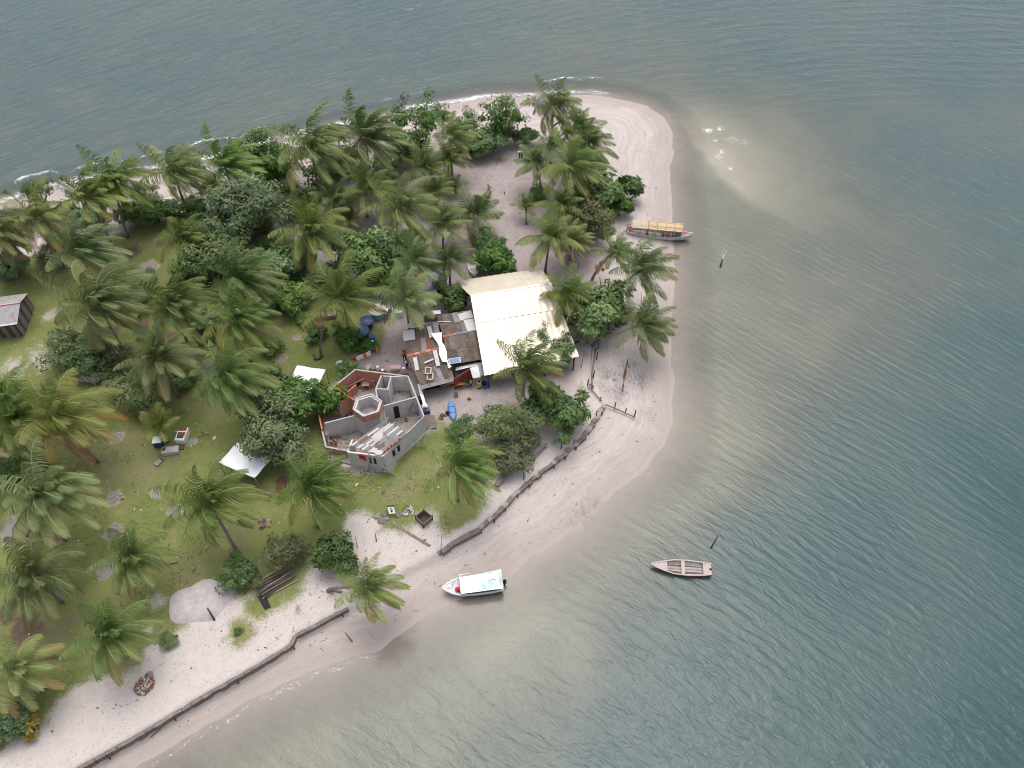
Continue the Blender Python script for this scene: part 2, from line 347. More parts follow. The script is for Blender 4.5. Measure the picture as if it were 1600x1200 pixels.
def water_attrs(P):
    out = np.zeros(len(P)); wsum = np.zeros(len(P))
    for q, v in zip(DW, DV):
        d2 = (P[:, 0]-q[0])**2 + (P[:, 1]-q[1])**2
        # anisotropic far field: photo distances stretch with range
        w = 1/(d2 + 6.0 + .004*(q[1]**2))**1.7; out += w*v; wsum += w
    D = out/wsum
    D = D + (vnoise(P, 9, 21)-.5)*.10 + (vnoise(P, 3.2, 22)-.5)*.05
    d = -shore_d(P)
    EDGE = [(1076,214),(1088,236),(1108,258),(1132,286),(1160,310),(1205,334)]
    E = np.array([G(*q)[:2] for q in EDGE]); dm = np.full(len(P), 1e9); sg = np.zeros(len(P))
    for a_, b_ in zip(E, E[1:]):
        dd = seg_dist(P, a_, b_); cr = (b_[0]-a_[0])*(P[:, 1]-a_[1])-(b_[1]-a_[1])*(P[:, 0]-a_[0])
        sg = np.where(dd < dm, np.sign(cr), sg); dm = np.minimum(dm, dd)
    sd_ = sg*dm + (vnoise(P, 2.0, 71)-.5)*.8
    D = D - .11*sstep(-.3, 1.0, sd_)*np.exp(-(dm/8)**2)*sstep(32, 25, P[:, 0]*.5+(112-P[:, 1])*.5) + .07*sstep(.3, -1.0, sd_)*np.exp(-(dm/7)**2)
    # the sand bar's sharp inner edge
    F = np.zeros(len(P))
    for (u, v, r), s in FOAM:
        c = G(u, v); m = mpp(u, v)*r; st = 2.2 if r < 8 else 1.6
        q = np.sqrt(((P[:, 0]-c[0])/(m*1.15))**2 + ((P[:, 1]-c[1])/(m*st*.55))**2)
        F = np.maximum(F, s*.74*(1-sstep(.05, 1.7, q)))
    # breaking line along the windward beach
    north = sstep(60, 75, P[:, 1])*(P[:, 1] > 60)
    tipx = sstep(24, 8, P[:, 0])
    n1 = vnoise(P*np.array([1, 1]), 7.0, 31); n2 = vnoise(P, 3.0, 32)
    line = np.exp(-((d-(.5+1.5*n1))/.95)**2) + .8*np.exp(-((d-(3.4+2.4*n2))/.4)**2)*sstep(.4, .6, n1)
    wind = sstep(0, 1, (P[:, 1]-(92-.35*(P[:, 0]+40)*0))/6)
    sideN = sstep(-2, 3, P[:, 1]-np.interp(P[:, 0], [-90, -60, -30, 0, 10, 18, 22], [70, 80, 92, 103, 103, 99, 94]))
    F = np.maximum(F, line*sideN*(.36+.66*n2)*(1-.75*sstep(9, 20, P[:, 0])))
    # thin swash lip elsewhere
    sw = np.exp(-((d-.15-.5*n2)/.16)**2)*.55*(1-sideN)*sstep(.35, .6, vnoise(P, 5, 35))
    lowleft = sstep(-5, -14, P[:, 0])*sstep(40, 34, P[:, 1])
    F = np.maximum(F, np.maximum(sw*.5, np.exp(-((d-.25-.4*n2)/.28)**2)*lowleft*.48))
    return {'deep': np.clip(D, 0, 1), 'off': np.clip(d, -5, 40), 'foam': np.clip(F, 0, 1), 'north': sstep(78, 112, P[:, 1]-.35*P[:, 0])}
wm = newmat('water'); t = NT(wm); p = t.pos()
D = t.attr('deep'); off = t.attr('off')
big = t.noise(p, .12, 5, .6)
Dn = t.math('ADD', D, t.math('MULTIPLY', t.math('SUBTRACT', big, .5), .07))
col = t.ramp(Dn, [(.08, (.34,.30,.245)), (.25, (.218,.205,.158)), (.40, (.142,.144,.114)), (.54, (.088,.100,.084)), (.69, (.056,.086,.083)), (.84, (.040,.077,.076)), (1.0, (.028,.065,.066))])
north = t.attr('north')
# ripples: two families, each a pair of stretched noises
px_, py_ = t.n('SeparateXYZ', 0, Vector=p), t.n('SeparateXYZ', 1, Vector=p)
pw_ = t.n('CombineXYZ', X=px_, Y=t.math('ADD', py_, t.math('MULTIPLY', t.math('MULTIPLY', px_, px_), .0032)), Z=0.0)
def rip(rot, sx, sy, sc_, det=3, dis=.4): return t.noise(t.mapv(t.n('VectorRotate', Vector=pw_, Angle=rot, _p={'rotation_type': 'Z_AXIS'}), (sx, sy, 1)), sc_, det, .6, dis)
a1 = rip(R_(-62), 1.0, .34, .55, 4); a2 = rip(R_(-50), 1.0, .45, 1.7, 3); a3 = rip(R_(-70), 1, .5, 4.2, 2)
b1 = rip(R_(-105), 1.0, .22, .33, 4); b2 = rip(R_(-115), 1.0, .35, 1.1, 3); b3 = rip(R_(-95), 1, .45, 3.2, 2)
def ridge(x): return t.math('SUBTRACT', 1.0, t.math('MULTIPLY', t.math('ABSOLUTE', t.math('SUBTRACT', x, .5)), 2.2))
ha = t.math('ADD', t.math('MULTIPLY', ridge(a1), .55), t.math('ADD', t.math('MULTIPLY', ridge(a2), .20), t.math('MULTIPLY', a3, .045)))
hb = t.math('ADD', t.math('MULTIPLY', ridge(b1), 1.15), t.math('ADD', t.math('MULTIPLY', ridge(b2), .24), t.math('MULTIPLY', b3, .06)))
def train(rot, lam, dis): return t.n('TexWave', 1, _p={'wave_type': 'BANDS', 'bands_direction': 'X', 'wave_profile': 'SIN'}, Vector=t.n('VectorRotate', Vector=pw_, Angle=rot, _p={'rotation_type': 'Z_AXIS'}), Scale=.314/lam, Distortion=dis, Detail=3.0, Detail_Scale=.35/lam, Detail_Roughness=.62)
ta = t.math('MULTIPLY', t.math('POWER', train(R_(-56), 1.25, 11.0), 1.6), t.rng(t.noise(p, .16, 3, .6), .35, .65, .03, .16))
tb = t.math('MULTIPLY', t.math('POWER', train(R_(-117), 2.4, 11.0), 1.6), t.rng(t.noise(p, .11, 3, .6), .35, .65, .08, .50))
ha = t.math('ADD', ha, ta); hb = t.math('ADD', hb, tb)
h = t.n('Mix', 0, i0=north, i2=ha, i3=hb)
calm = t.math('MULTIPLY', t.rng(off, .3, 6, .12, 1), t.rng(Dn, .3, .75, .45, 1.0))
nrm = t.bump(t.math('MULTIPLY', h, calm), 1.0, .22)
foam = t.attr('foam')
fz = t.math('ADD', t.math('MULTIPLY', t.noise(t.mapv(p, (1, 1.6, 1)), 1.6, 6, .75, .6), .6), t.math('MULTIPLY', t.noise(p, 6, 3, .7), .4))
lace = t.n('TexVoronoi', 0, _p={'feature': 'DISTANCE_TO_EDGE'}, Vector=t.n('VectorMath', _p={'operation': 'ADD'}, i0=p, i1=t.noise(p, 1.2, 3, .6, out=1)), Scale=1.9)
fz = t.math('ADD', fz, t.rng(lace, 0, .12, .16, -.06))
ff = t.math('MULTIPLY', t.rng(t.math('ADD', t.math('MULTIPLY', foam, .55), fz), .76, 1.0), t.rng(foam, .03, .3))
# small crests breaking offshore
cap = t.math('MULTIPLY', t.rng(t.noise(t.mapv(t.n('VectorRotate', Vector=p, Angle=R_(-105), _p={'rotation_type': 'Z_AXIS'}), (1, .3, 1)), .5, 6, .8, .3), .735, .78, 0, .55), north)
ff = t.math('MAXIMUM', ff, cap)
dif = t.n('BsdfDiffuse', Color=col, Roughness=.0, Normal=nrm)
tr = t.n('BsdfTransparent')
al = t.rng(t.math('ADD', off, t.math('MULTIPLY', t.math('SUBTRACT', t.noise(p, .8, 4, .6), .5), 1.6)), -.3, 5.5, .12, 1)
body = t.n('MixShader', i0=al, i1=tr, i2=dif)
gl = t.n('BsdfGlossy', Color=(1, 1, 1, 1), Roughness=.17, Normal=nrm)
fr = t.n('Fresnel', IOR=1.33, Normal=nrm)
surf = t.n('MixShader', i0=fr, i1=body, i2=gl)
surf = t.n('MixShader', i0=ff, i1=surf, i2=t.n('BsdfDiffuse', Color=(.78, .79, .79)))
t.out(surf)
WX = axis(-6000, 6000, -100, 105, .55); WY = axis(-3000, 9000, 8, 165, .55)
water = grid_mesh('water', WX, WY, lambda P: np.zeros(len(P)), water_attrs, wm)

# sand heaps
sand_m = simple('pale_heaped_sand', (.43,.385,.375), .95, .22, 2.0, .1, 0, .5)
c0 = W(312, 940); mb = MB(); mb.smooth = True; rg = random.Random(4); N = 26
rows = []
for j in range(9):
    q = j/8; row = []
    for k in range(N):
        a = 2*math.pi*k/N; rr = (1+.12*math.sin(2*a+.6)+.07*math.sin(5*a))*q
        x, y = 2.7*rr*math.cos(a), 2.3*rr*math.sin(a)
        zz = .62*(1-q**3.2)+.09*math.sin(3*x+1)*math.cos(2.5*y)*(1-q)
        row.append(mb.vert((c0.x+x, c0.y+y, c0.z-.06+zz)))
    rows.append(row)
for a, b_ in zip(rows, rows[1:]):
    for k in range(N): mb.face((a[k], b_[k], b_[(k+1) % N], a[(k+1) % N]))
solo(mb, 'sand_heap', sand_m, 'pale flat-topped heap of sand dumped at the edge of the lawn', 'sand heap', c0)
D_ = dict
PALMS = [
 (55,342,56,'yellow','yellowing palm leaning over the lawn, second crown from the corner of the north beach',D_(h=7,base=(98,419),extra='d')),
 (-14,362,50,'wind','palm cut by the picture edge whose thin trunk rises among dry fronds above the hut',D_(h=7.5,base=(17,434))),
 (4,376,40,'yellow','yellow palm cut by the picture edge, its trunk foot in the dark hedge',D_(h=6,base=(33,398))),
 (140,310,52,'wind','windswept palm with orange lower fronds beside the north beach, twin of the straighter one',D_(h=7.5,base=(178,388),extra='d')),
 (179,284,50,'wind','windswept palm with a straight pale trunk standing in the red-brown litter strip',D_(h=7.5,base=(200,371))),
 (271,270,50,'wind','windswept palm with pinkish dead fronds hanging toward the dark hedge',D_(h=7.2,base=(293,331),extra='d')),
 (352,262,52,'wind','windswept palm just behind the big round dusty tree',D_(h=6.8)),
 (486,233,60,'wind','tall windswept palm whose tuft stands against the foam, left of its equally tall neighbour',D_(h=8,extra='n')),
 (572,216,56,'wind','tall windswept palm with a coconut-hung crown nearest the surf on the north beach',D_(h=8,base=(577,262),extra='n')),
 (704,212,38,'breeze','palm half hidden between two open-leaved trees on the north beach',D_(h=6.5)),
 (864,166,48,'breeze','outermost palm near the tip, rising behind the bare bleached tree',D_(h=6.5)),
 (904,202,38,'breeze','dark palm at the edge of the bright beach beside the bare tree',D_(h=5)),
 (919,226,42,'breeze','palm spreading over the beach edge above the spreading almond tree',D_(h=5.5)),
 (837,256,40,'calm','palm standing left of the thick tip cluster near the two dark posts',D_(h=4.5,base=(846,300))),
 (890,262,58,'breeze','largest palm of the thick cluster near the tip',D_(h=6)),
 (862,228,30,'calm','small pale palm peeping up behind the tip cluster',D_(h=3)),
 (822,324,27,'young','small young palm alone on the open mauve sand',D_(h=1.8,base=(822,350))),
 (875,320,42,'calm','palm between the tip cluster and the olive tree',D_(h=4)),
 (860,372,52,'calm','broad palm with drooping fronds above the far end of the metal roof',D_(h=5.5,base=(852,426))),
 (893,378,36,'yellow','low palm with orange fronds tucked against the olive tree',D_(h=3)),
 (960,394,36,'breeze','slim leaning palm beside the covered boat, its trunk crossing the open sand',D_(h=6,base=(924,440))),
 (1001,420,52,'breeze','palm with a curved trunk leaning over the waterline below the covered boat',D_(h=7,base=(953,476),extra='n')),
 (1004,508,50,'breeze','palm reaching far out over the beach on a nearly flat trunk',D_(h=5,base=(925,541))),
 (886,460,48,'calm','palm over the corner of the metal roof and the dense dark tree',D_(h=5.5)),
 (920,522,30,'young','stemless young palm at the foot of the dense dark tree',D_(h=1.6)),
 (822,576,58,'breeze','palm with coconuts standing against the eaves of the metal roof',D_(h=6.5,base=(817,617),extra='n')),
 (716,729,56,'wind','palm with a clean grey trunk on the lawn above the seawall corner',D_(h=7,base=(715,782))),
 (487,761,62,'breeze','big palm on the lawn just below the unfinished house',D_(h=6,base=(497,823),extra='n')),
 (326,783,72,'breeze','large palm below the white tarp with a short dark trunk foot',D_(h=6.5,base=(372,864))),
 (575,919,56,'breeze','palm leaning out over the low seawall onto the wet beach',D_(h=5,base=(513,923))),
 (170,993,66,'breeze','palm at the lawn edge between the sand heap and the corner palm',D_(h=5,)),
 (24,1046,62,'yellow','yellow and orange palm in the near corner above the croton shrub',D_(h=5)),
 (51,897,74,'breeze','large palm below the ash heap at the picture edge',D_(h=6)),
 (205,871,58,'breeze','palm on the lawn surrounded by grey planting circles',D_(h=5)),
 (68,777,76,'wind','large windswept palm hanging over the ash heap',D_(h=7,base=(103,843))),
 (91,648,76,'yellow','large yellow-green palm with a bent grey trunk and brown hanging fronds',D_(h=7.5,base=(152,723),extra='dn')),
 (31,655,60,'breeze','dark palm crowded against the large yellow-green one at the picture edge',D_(h=7,extra='d')),
 (-24,690,56,'yellow','palm mostly outside the picture edge with pink-brown withered fronds',D_(h=6,base=(19,745),extra='d')),
 (250,561,60,'breeze','palm leaning over the brown litter between two grey-green shrubs',D_(h=6.5)),
 (250,668,42,'young','squat palm growing over the scrapped appliances',D_(h=2.6)),
 (155,476,74,'wind','wide windswept palm east of the plank hut above the grey shrub',D_(h=7.5)),
 (270,476,60,'wind','windswept palm beside a patch of dark bare soil in mid lawn',D_(h=7)),
 (122,394,58,'wind','windswept palm uphill of the plank hut beside the litter strip',D_(h=7)),
 (284,373,44,'breeze','palm over the small clear lawn, left of the dusty trees',D_(h=5,base=(281,412))),
 (372,434,56,'wind','windswept palm beside the dark feathery tree',D_(h=7)),
 (370,502,56,'wind','windswept palm behind the one with orange coconuts',D_(h=7)),
 (357,590,62,'wind','palm with orange coconuts left of the big leafy tree',D_(h=7,extra='n')),
 (486,362,60,'breeze','palm in the grove left of the round bright green tree',D_(h=6,base=(495,411),extra='n')),
 (535,468,74,'calm','broadest palm, its fronds spread over the brick stack and blue tanks',D_(h=6.5,extra='n')),
 (634,468,56,'calm','palm drooping over the white freezers behind the patched shack',D_(h=6)),
 (648,408,46,'breeze','palm behind the freezer palm at the yard edge',D_(h=5.5)),
 (703,406,42,'calm','palm beside the white dinghy behind the metal roof',D_(h=5)),
 (625,326,60,'breeze','large palm in the middle of the mauve sand grove',D_(h=6.5,base=(617,387),extra='n')),
 (692,350,44,'breeze','palm between the large grove palm and the lone sand palm',D_(h=4.5)),
 (740,336,48,'calm','palm with a short black trunk alone at the edge of the open sand',D_(h=4,base=(740,371))),
 (570,297,52,'breeze','palm with an orange lower frond in the grove below the surf palms',D_(h=4.5)),
 (520,311,44,'calm','palm in the dark undergrowth left of the orange-fronded one',D_(h=4)),
 (545,345,34,'young','small bright palm between two larger grove palms',D_(h=1.8)),
 (664,262,46,'calm','palm in the grove next to the dense windward shrub',D_(h=4)),
 (700,250,38,'calm','bright palm where the grove meets the open mauve sand',D_(h=4)),
 (677,301,36,'calm','palm tucked behind the lone sand palm and large grove palm',D_(h=3.5)),
 (598,297,24,'young','small pale palm wedged behind the large grove palm',D_(h=2)),
 (711,291,24,'young','small palm with golden lower fronds at the sand edge',D_(h=1.4)),
 (8,622,54,'breeze','palm cut by the picture edge above the crowded dark one',D_(h=7)),
]
SPROUTS = [
 (778,250,11,'yellow-green seedling highest up on the open mauve sand'),(735,258,6,'tiny brownish seedling at the shade of the windward shrub'),(764,292,6,'tiny pale seedling beside the leafless bush'),
 (436,548,18,'bushy seedling on a dark soil ring in mid lawn'),(317,676,11,'seedling in a soil ring right of the scrapped appliances'),(867,692,9,'dark green seedling beside the picnic table'),
 (908,607,11,'potted-looking seedling by the low pole barrier'),(697,808,14,'bright seedling beside the square wooden bin'),(413,814,12,'seedling on a red-brown soil disc below the big palm'),
 (466,951,9,'tiny seedling alone on the pale sand'),(272,786,15,'seedling on grey soil beside the large palm under the tarp'),(636,793,11,'leafy seedling in a broken stone ring'),
 (607,797,9,'small seedling left of the white notice board'),(340,725,9,'seedling close to the white tarp edge'),(200,395,14,'yellow fallen-over seedling in the red-brown litter strip'),
]
TREES = [
 (427,680,54,'dusty','large dusty-leaved tree between the two white tarps',D_(low=.95)),
 (462,620,48,'bright','bright leafy tree covering the west corner of the unfinished house',D_(low=.9)),
 (428,610,40,'dense','darker bushy tree behind the bright one by the tarp'),
 (372,330,56,'dusty','big round dusty tree on the windward side'),
 (340,392,42,'dusty','twiggy grey tree below the big round dusty one'),
 (318,410,38,'dense','dark feathery tree rising among windswept palms'),
 (445,408,44,'dense','dark spreading shrub mass left of the grove palm',D_(low=.7)),
 (572,398,46,'dense','round bright green tree in front of the grove',D_(vi=0)),
 (455,462,34,'dense','dark bush at the edge of the middle lawn',D_(low=.7)),
 (436,375,24,'dense','low green bush below the round dusty tree',D_(low=.7)),
 (766,388,28,'dense','dark shrub beside the white dinghy'),
 (778,408,27,'bright','yellow-green shrub against the back edge of the metal roof'),
 (708,466,24,'bright','small bright tree growing in the gap between shack and metal roof',D_(low=1.2)),
 (930,484,52,'dense','dense dark tree over the seaward corner of the metal roof',D_(low=.8)),
 (868,470,24,'dense','dark bush under the palm at the roof corner',D_(low=.7)),
 (962,486,24,'bright','light green bush on the beach side of the dense dark tree'),
 (878,545,26,'dense','leafy tree growing through the seaward eave of the metal roof',D_(low=1.1)),
 (845,530,18,'sparse','open twiggy tree top poking above the metal roof',D_(low=1.2)),
 (788,662,40,'dusty','large grey-green shrub behind the picnic table',D_(sq=1.15)),
 (800,712,34,'olive','twiggy brownish shrub beside the picnic table',D_(low=.8)),
 (884,646,44,'bright','bright green shrub pressed against the upper seawall',D_(low=.8)),
 (848,622,34,'bright','green shrub between the coconut palm and the seawall shrub',D_(low=.8)),
 (720,668,22,'bright','low green shrub below the blue kayak',D_(low=.7)),
 (935,298,44,'bright','spreading almond tree at the beach above the covered boat',D_(low=.7)),
 (978,292,22,'rosette','layered branch-spread almond shrub reaching out over the bright beach',D_(sq=1.15,low=1.0)),
 (970,322,17,'rosette','lower almond shrub spreading over the beach behind the covered boat',D_(sq=1.15,low=1.0)),
 (926,346,38,'olive','olive grey tree beside the covered boat'),
 (526,866,32,'rosette','glossy bright green shrub alone on the near sand',D_(sq=1.0)),
 (528,868,26,'bright','leafy heart of the glossy shrub on the near sand',D_(low=.6)),
 (374,890,28,'dense','round green shrub at the upper end of the log pile',D_(low=.8)),
 (395,905,18,'olive','yellowing shrub against the log pile',D_(low=.7)),
 (444,860,32,'olive','thin olive shrub below the big lawn palm'),
 (216,612,42,'dusty','pale grey-green shrub uphill of the scrapped appliances',D_(low=.8)),
 (245,600,18,'croton','yellow-green leafy bush on the pale shrub',D_(low=1.1,nm='shrub')),
 (118,540,46,'dusty','grey shrub with dead branches below the plank hut clearing',D_(low=.65,sq=1.15)),
 (140,568,28,'bright','green leafy bush in the middle of the grey shrub',D_(low=.8)),
 (660,188,32,'sparse','open-leaved tree with dark leaf tufts on the north beach'),
 (786,172,32,'sparse','tall thin tree with see-through crown on the north beach'),
 (790,205,24,'olive','darker olive bush under the tall thin tree'),
 (758,216,32,'dense','dark rounded shrub at the top of the open mauve sand',D_(low=.75)),
 (735,222,24,'dense','dark shrub joined to the rounded one by the open sand',D_(low=.7)),
 (728,190,22,'sparse','light green tree beside the half-hidden palm'),
 (820,210,20,'rosette','bright big-leaved shrub at the path gap on the north side',D_(low=.8)),
 (634,226,30,'dense','dense dark shrub at the right foot of the surf palm'),
 (622,184,26,'sparse','thin pale tree against the breaking surf'),
 (606,250,24,'dense','shadowy undergrowth bush between surf palm and grove',D_(low=.7)),
 (404,226,36,'sparse','sparse spreading tree above the white beach strip'),
 (444,244,30,'sparse','small sparse tree left of the tall windswept palm'),
 (424,266,36,'bright','leafy tree below the sparse trees on the windward side'),
 (438,292,26,'dusty','greyish bush under the leafy windward tree',D_(low=.8)),
 (476,308,24,'dense','low dark green bush right of the dusty tree',D_(low=.7)),
 (510,268,36,'dense','deep green thicket at the feet of the two tall windswept palms',D_(low=.8)),
 (458,318,26,'dense','small dark thicket left of the grove palms',D_(low=.7)),
 (238,326,34,'dense','dark hedge block behind the clear lawn',D_(low=.7,sq=1.25)),
 (203,334,22,'dense','dark hedge bush left of the hedge block',D_(low=.7)),
 (300,318,20,'dense','dark bush at the foot of the palm with pinkish fronds',D_(low=.8)),
 (330,296,26,'sparse','thin tree between pinkish palm and round dusty tree'),
 (62,300,26,'sparse','open tree at the wet edge of the north beach, farthest from the tip'),
 (105,334,22,'bright','green bush behind the twin windswept palms',D_(low=.8)),
 (14,412,28,'dense','dark shrub at the picture edge under the yellow palms',D_(low=.7)),
 (12,340,26,'olive','olive bush at the picture edge beside the surf',D_(low=.8)),
 (185,434,24,'olive','low weedy bush beside the wide windswept palm',D_(low=.6)),
 (222,438,26,'dusty','low grey-green weeds in mid lawn below the litter strip',D_(low=.55)),
 (322,534,14,'bright','small round bush in bare soil',D_(low=.8)),
 (494,520,16,'bright','leafy bush below the brick stack',D_(low=.7)),
 (540,526,22,'bright','green bush under the broadest palm',D_(low=.7)),
 (541,578,17,'dense','clothes-draped bush beside the unfinished house',D_(low=.9)),
 (576,540,16,'bright','creeping leafy patch below the blue drum',D_(low=.4)),
 (472,494,14,'bright','little bush left of the brick stack',D_(low=.7)),
 (12,1122,40,'dense','dark green shrub in the near corner under the yellow palm',D_(low=.7)),
 (44,1128,22,'croton','yellow croton shrub in the near corner',D_(nm='shrub')),
 (30,1098,14,'croton','smaller yellow croton tuft under the corner palm',D_(nm='shrub')),
 (20,725,34,'dense','dark weeds under the withered fronds at the picture edge',D_(low=.5)),
 (372,985,7,'bright','small weed tuft alone on pale sand below the log',D_(low=.7)),
 (262,1000,16,'dusty','sparse grey weeds at the lawn edge beside the sand heap',D_(low=.4)),
 (395,300,24,'dense','dark bush in the shade between the windward leafy tree and the dusty tree',D_(low=.7)),
 (330,340,22,'dense','dark leafy understorey bush left of the big round dusty tree',D_(low=.8)),
 (405,345,24,'olive','olive bush right of the big round dusty tree',D_(low=.7)),
 (395,410,26,'dense','dark bush between the windswept palm and the spreading shrub mass',D_(low=.7)),
 (415,470,24,'dense','dark green bush right of the twin windswept palms of mid lawn',D_(low=.6)),
 (500,430,30,'dense','dark bush behind the broadest palm',D_(low=.7)),
 (610,405,26,'dense','dark bush between the round bright tree and the yard palms',D_(low=.7)),
 (590,440,28,'dense','deep green bush behind the round pale-lidded tank',D_(low=.6)),
 (640,372,20,'dense','small dark bush under the large grove palm',D_(low=.6)),
 (550,250,28,'dense','dark thicket between the two tall surf palms',D_(low=.7)),
 (600,270,22,'dense','dark bush at the shaded left edge of the grove palms',D_(low=.6)),
 (560,190,20,'sparse','thin open bush at the beach edge between the surf palms',D_(low=.9)),
 (525,205,20,'sparse','thin open bush at the beach edge left of the surf palms',D_(low=.9)),
 (370,235,26,'sparse','open tree at the beach edge above the windswept palm crown',D_(low=.9)),
 (300,262,20,'sparse','open small tree right of the palm with pinkish fronds',D_(low=.9)),
 (690,180,18,'sparse','thin light tree between the two open-leaved trees of the north beach',D_(low=1.0)),
 (225,300,22,'olive','olive beach bush behind the straight-trunked palm',D_(low=.7)),
 (150,345,24,'dense','dark green bush under the twin windswept palms',D_(low=.6)),
 (90,370,22,'dense','dark green bush behind the yellowing leaning palm',D_(low=.6)),
 (120,305,18,'sparse','open beach bush between surf and the twin palms',D_(low=.9)),
 (290,440,24,'dusty','grey-green bush between two windswept palms of mid lawn',D_(low=.7)),
 (350,460,22,'dense','dark bush under the palm beside the feathery tree',D_(low=.6)),
 (840,300,16,'dense','dark bush at the foot of the tip cluster palms',D_(low=.6)),
 (905,325,26,'dense','dark bush between tip cluster and olive tree',D_(low=.7)),
 (925,250,20,'bright','green bush under the beach edge palm',D_(low=.7)),
 (78,402,24,'olive','olive bush beside the trunk foot of the leaning yellowing palm',D_(low=.6)),
 (206,462,22,'dense','dark bush between the wide windswept palm and its neighbour beside bare soil',D_(low=.6)),
 (305,476,20,'bright','leafy bush between two windswept palms above the round small bush',D_(low=.6)),
 (322,500,22,'dense','dark bush left of the palm behind the orange coconuts',D_(low=.6)),
 (285,585,26,'dense','dark bush right of the palm leaning over brown litter',D_(low=.6)),
 (175,585,26,'olive','olive bush above the pale grey-green shrub',D_(low=.6)),
 (420,540,20,'bright','light bush behind the lawn seedling on the dark soil ring',D_(low=.5)),
 (30,640,30,'olive','olive scrub behind the crowded palms at the picture edge',D_(low=.6)),
]
# ------------------------------------------------------------------ foliage materials
def leafmat(name, stops, rough=.5, trans=.22, huevar=.03, valvar=.25, spec=.35):
    m = newmat(name); t = NT(m)
    c = t.ramp(t.attr('tint'), stops)
    r = t.rand()
    c = t.n('HueSaturation', Hue=t.rng(r, 0, 1, .5-huevar*.5, .5+huevar*.5), Saturation=t.rng(t.n('Math', _p={'operation': 'FRACT'}, i0=t.math('MULTIPLY', r, 7.3)), 0, 1, .85, 1.1),
            Value=t.rng(t.n('Math', _p={'operation': 'FRACT'}, i0=t.math('MULTIPLY', r, 13.7)), 0, 1, 1-valvar, 1+valvar), Color=c)
    b = t.n('BsdfPrincipled', Base_Color=c, Roughness=rough); b.node.inputs['Specular IOR Level'].default_value = spec
    t.out(t.n('MixShader', i0=trans, i1=b, i2=t.n('BsdfTranslucent', Color=c))); return m
PALM = leafmat('palm_leaf', [(0, (.056,.108,.026)), (.3, (.136,.198,.050)), (.5, (.235,.262,.076)), (.68, (.25,.24,.08)), (.82, (.36,.22,.07)), (1, (.23,.14,.105))], .55, .34, .035, .24, .3)
RACH = leafmat('palm_rib', [(0, (.15,.20,.065)), (.5, (.28,.30,.11)), (.8, (.38,.25,.10)), (1, (.26,.17,.13))], .5, 0, .01, .1)
LM = {'dense': leafmat('dense_leaf', [(0, (.048,.094,.024)), (.5, (.112,.190,.050)), (1, (.195,.285,.082))], .45, .2, .03, .2),
      'bright': leafmat('bright_leaf', [(0, (.034,.080,.018)), (.5, (.085,.16,.034)), (1, (.16,.24,.055))], .45, .25, .03, .15),
      'dusty': leafmat('dusty_leaf', [(0, (.058,.096,.030)), (.5, (.122,.175,.056)), (.85, (.195,.235,.095)), (1, (.19,.185,.13))], .7, .18, .03, .15),
      'olive': leafmat('olive_leaf', [(0, (.048,.062,.024)), (.5, (.10,.115,.043)), (1, (.19,.18,.07))], .6, .2, .03, .15),
      'croton': leafmat('croton_leaf', [(0, (.10,.11,.02)), (.5, (.32,.25,.03)), (1, (.46,.33,.05))], .5, .2, .02, .1)}
def barkmat(name, a, b, ring=0):
    m = newmat(name); t = NT(m); v = t.obj()
    n = t.noise(v, 6, 5, .7)
    if ring:
        w = t.n('TexWave', 1, _p={'wave_type': 'BANDS', 'bands_direction': 'Z'}, Vector=v, Scale=ring, Distortion=2.5, Detail=2)
        n = t.math('ADD', t.math('MULTIPLY', n, .6), t.math('MULTIPLY', w, .4))
    t.out(t.n('BsdfPrincipled', Base_Color=t.mix(t.rng(n, .3, .7), a, b), Roughness=.9, Normal=t.bump(n, .5, .04))); return m
PBARK = barkmat('palm_bark', (.12,.10,.09), (.27,.235,.215), 1.2)
BARK = barkmat('tree_bark', (.085,.07,.055), (.21,.18,.15))
DEADW = barkmat('bleached_wood', (.40,.385,.37), (.62,.60,.58))
NUT = simple('coconut_husk', (.26,.15,.05), .6, .35)

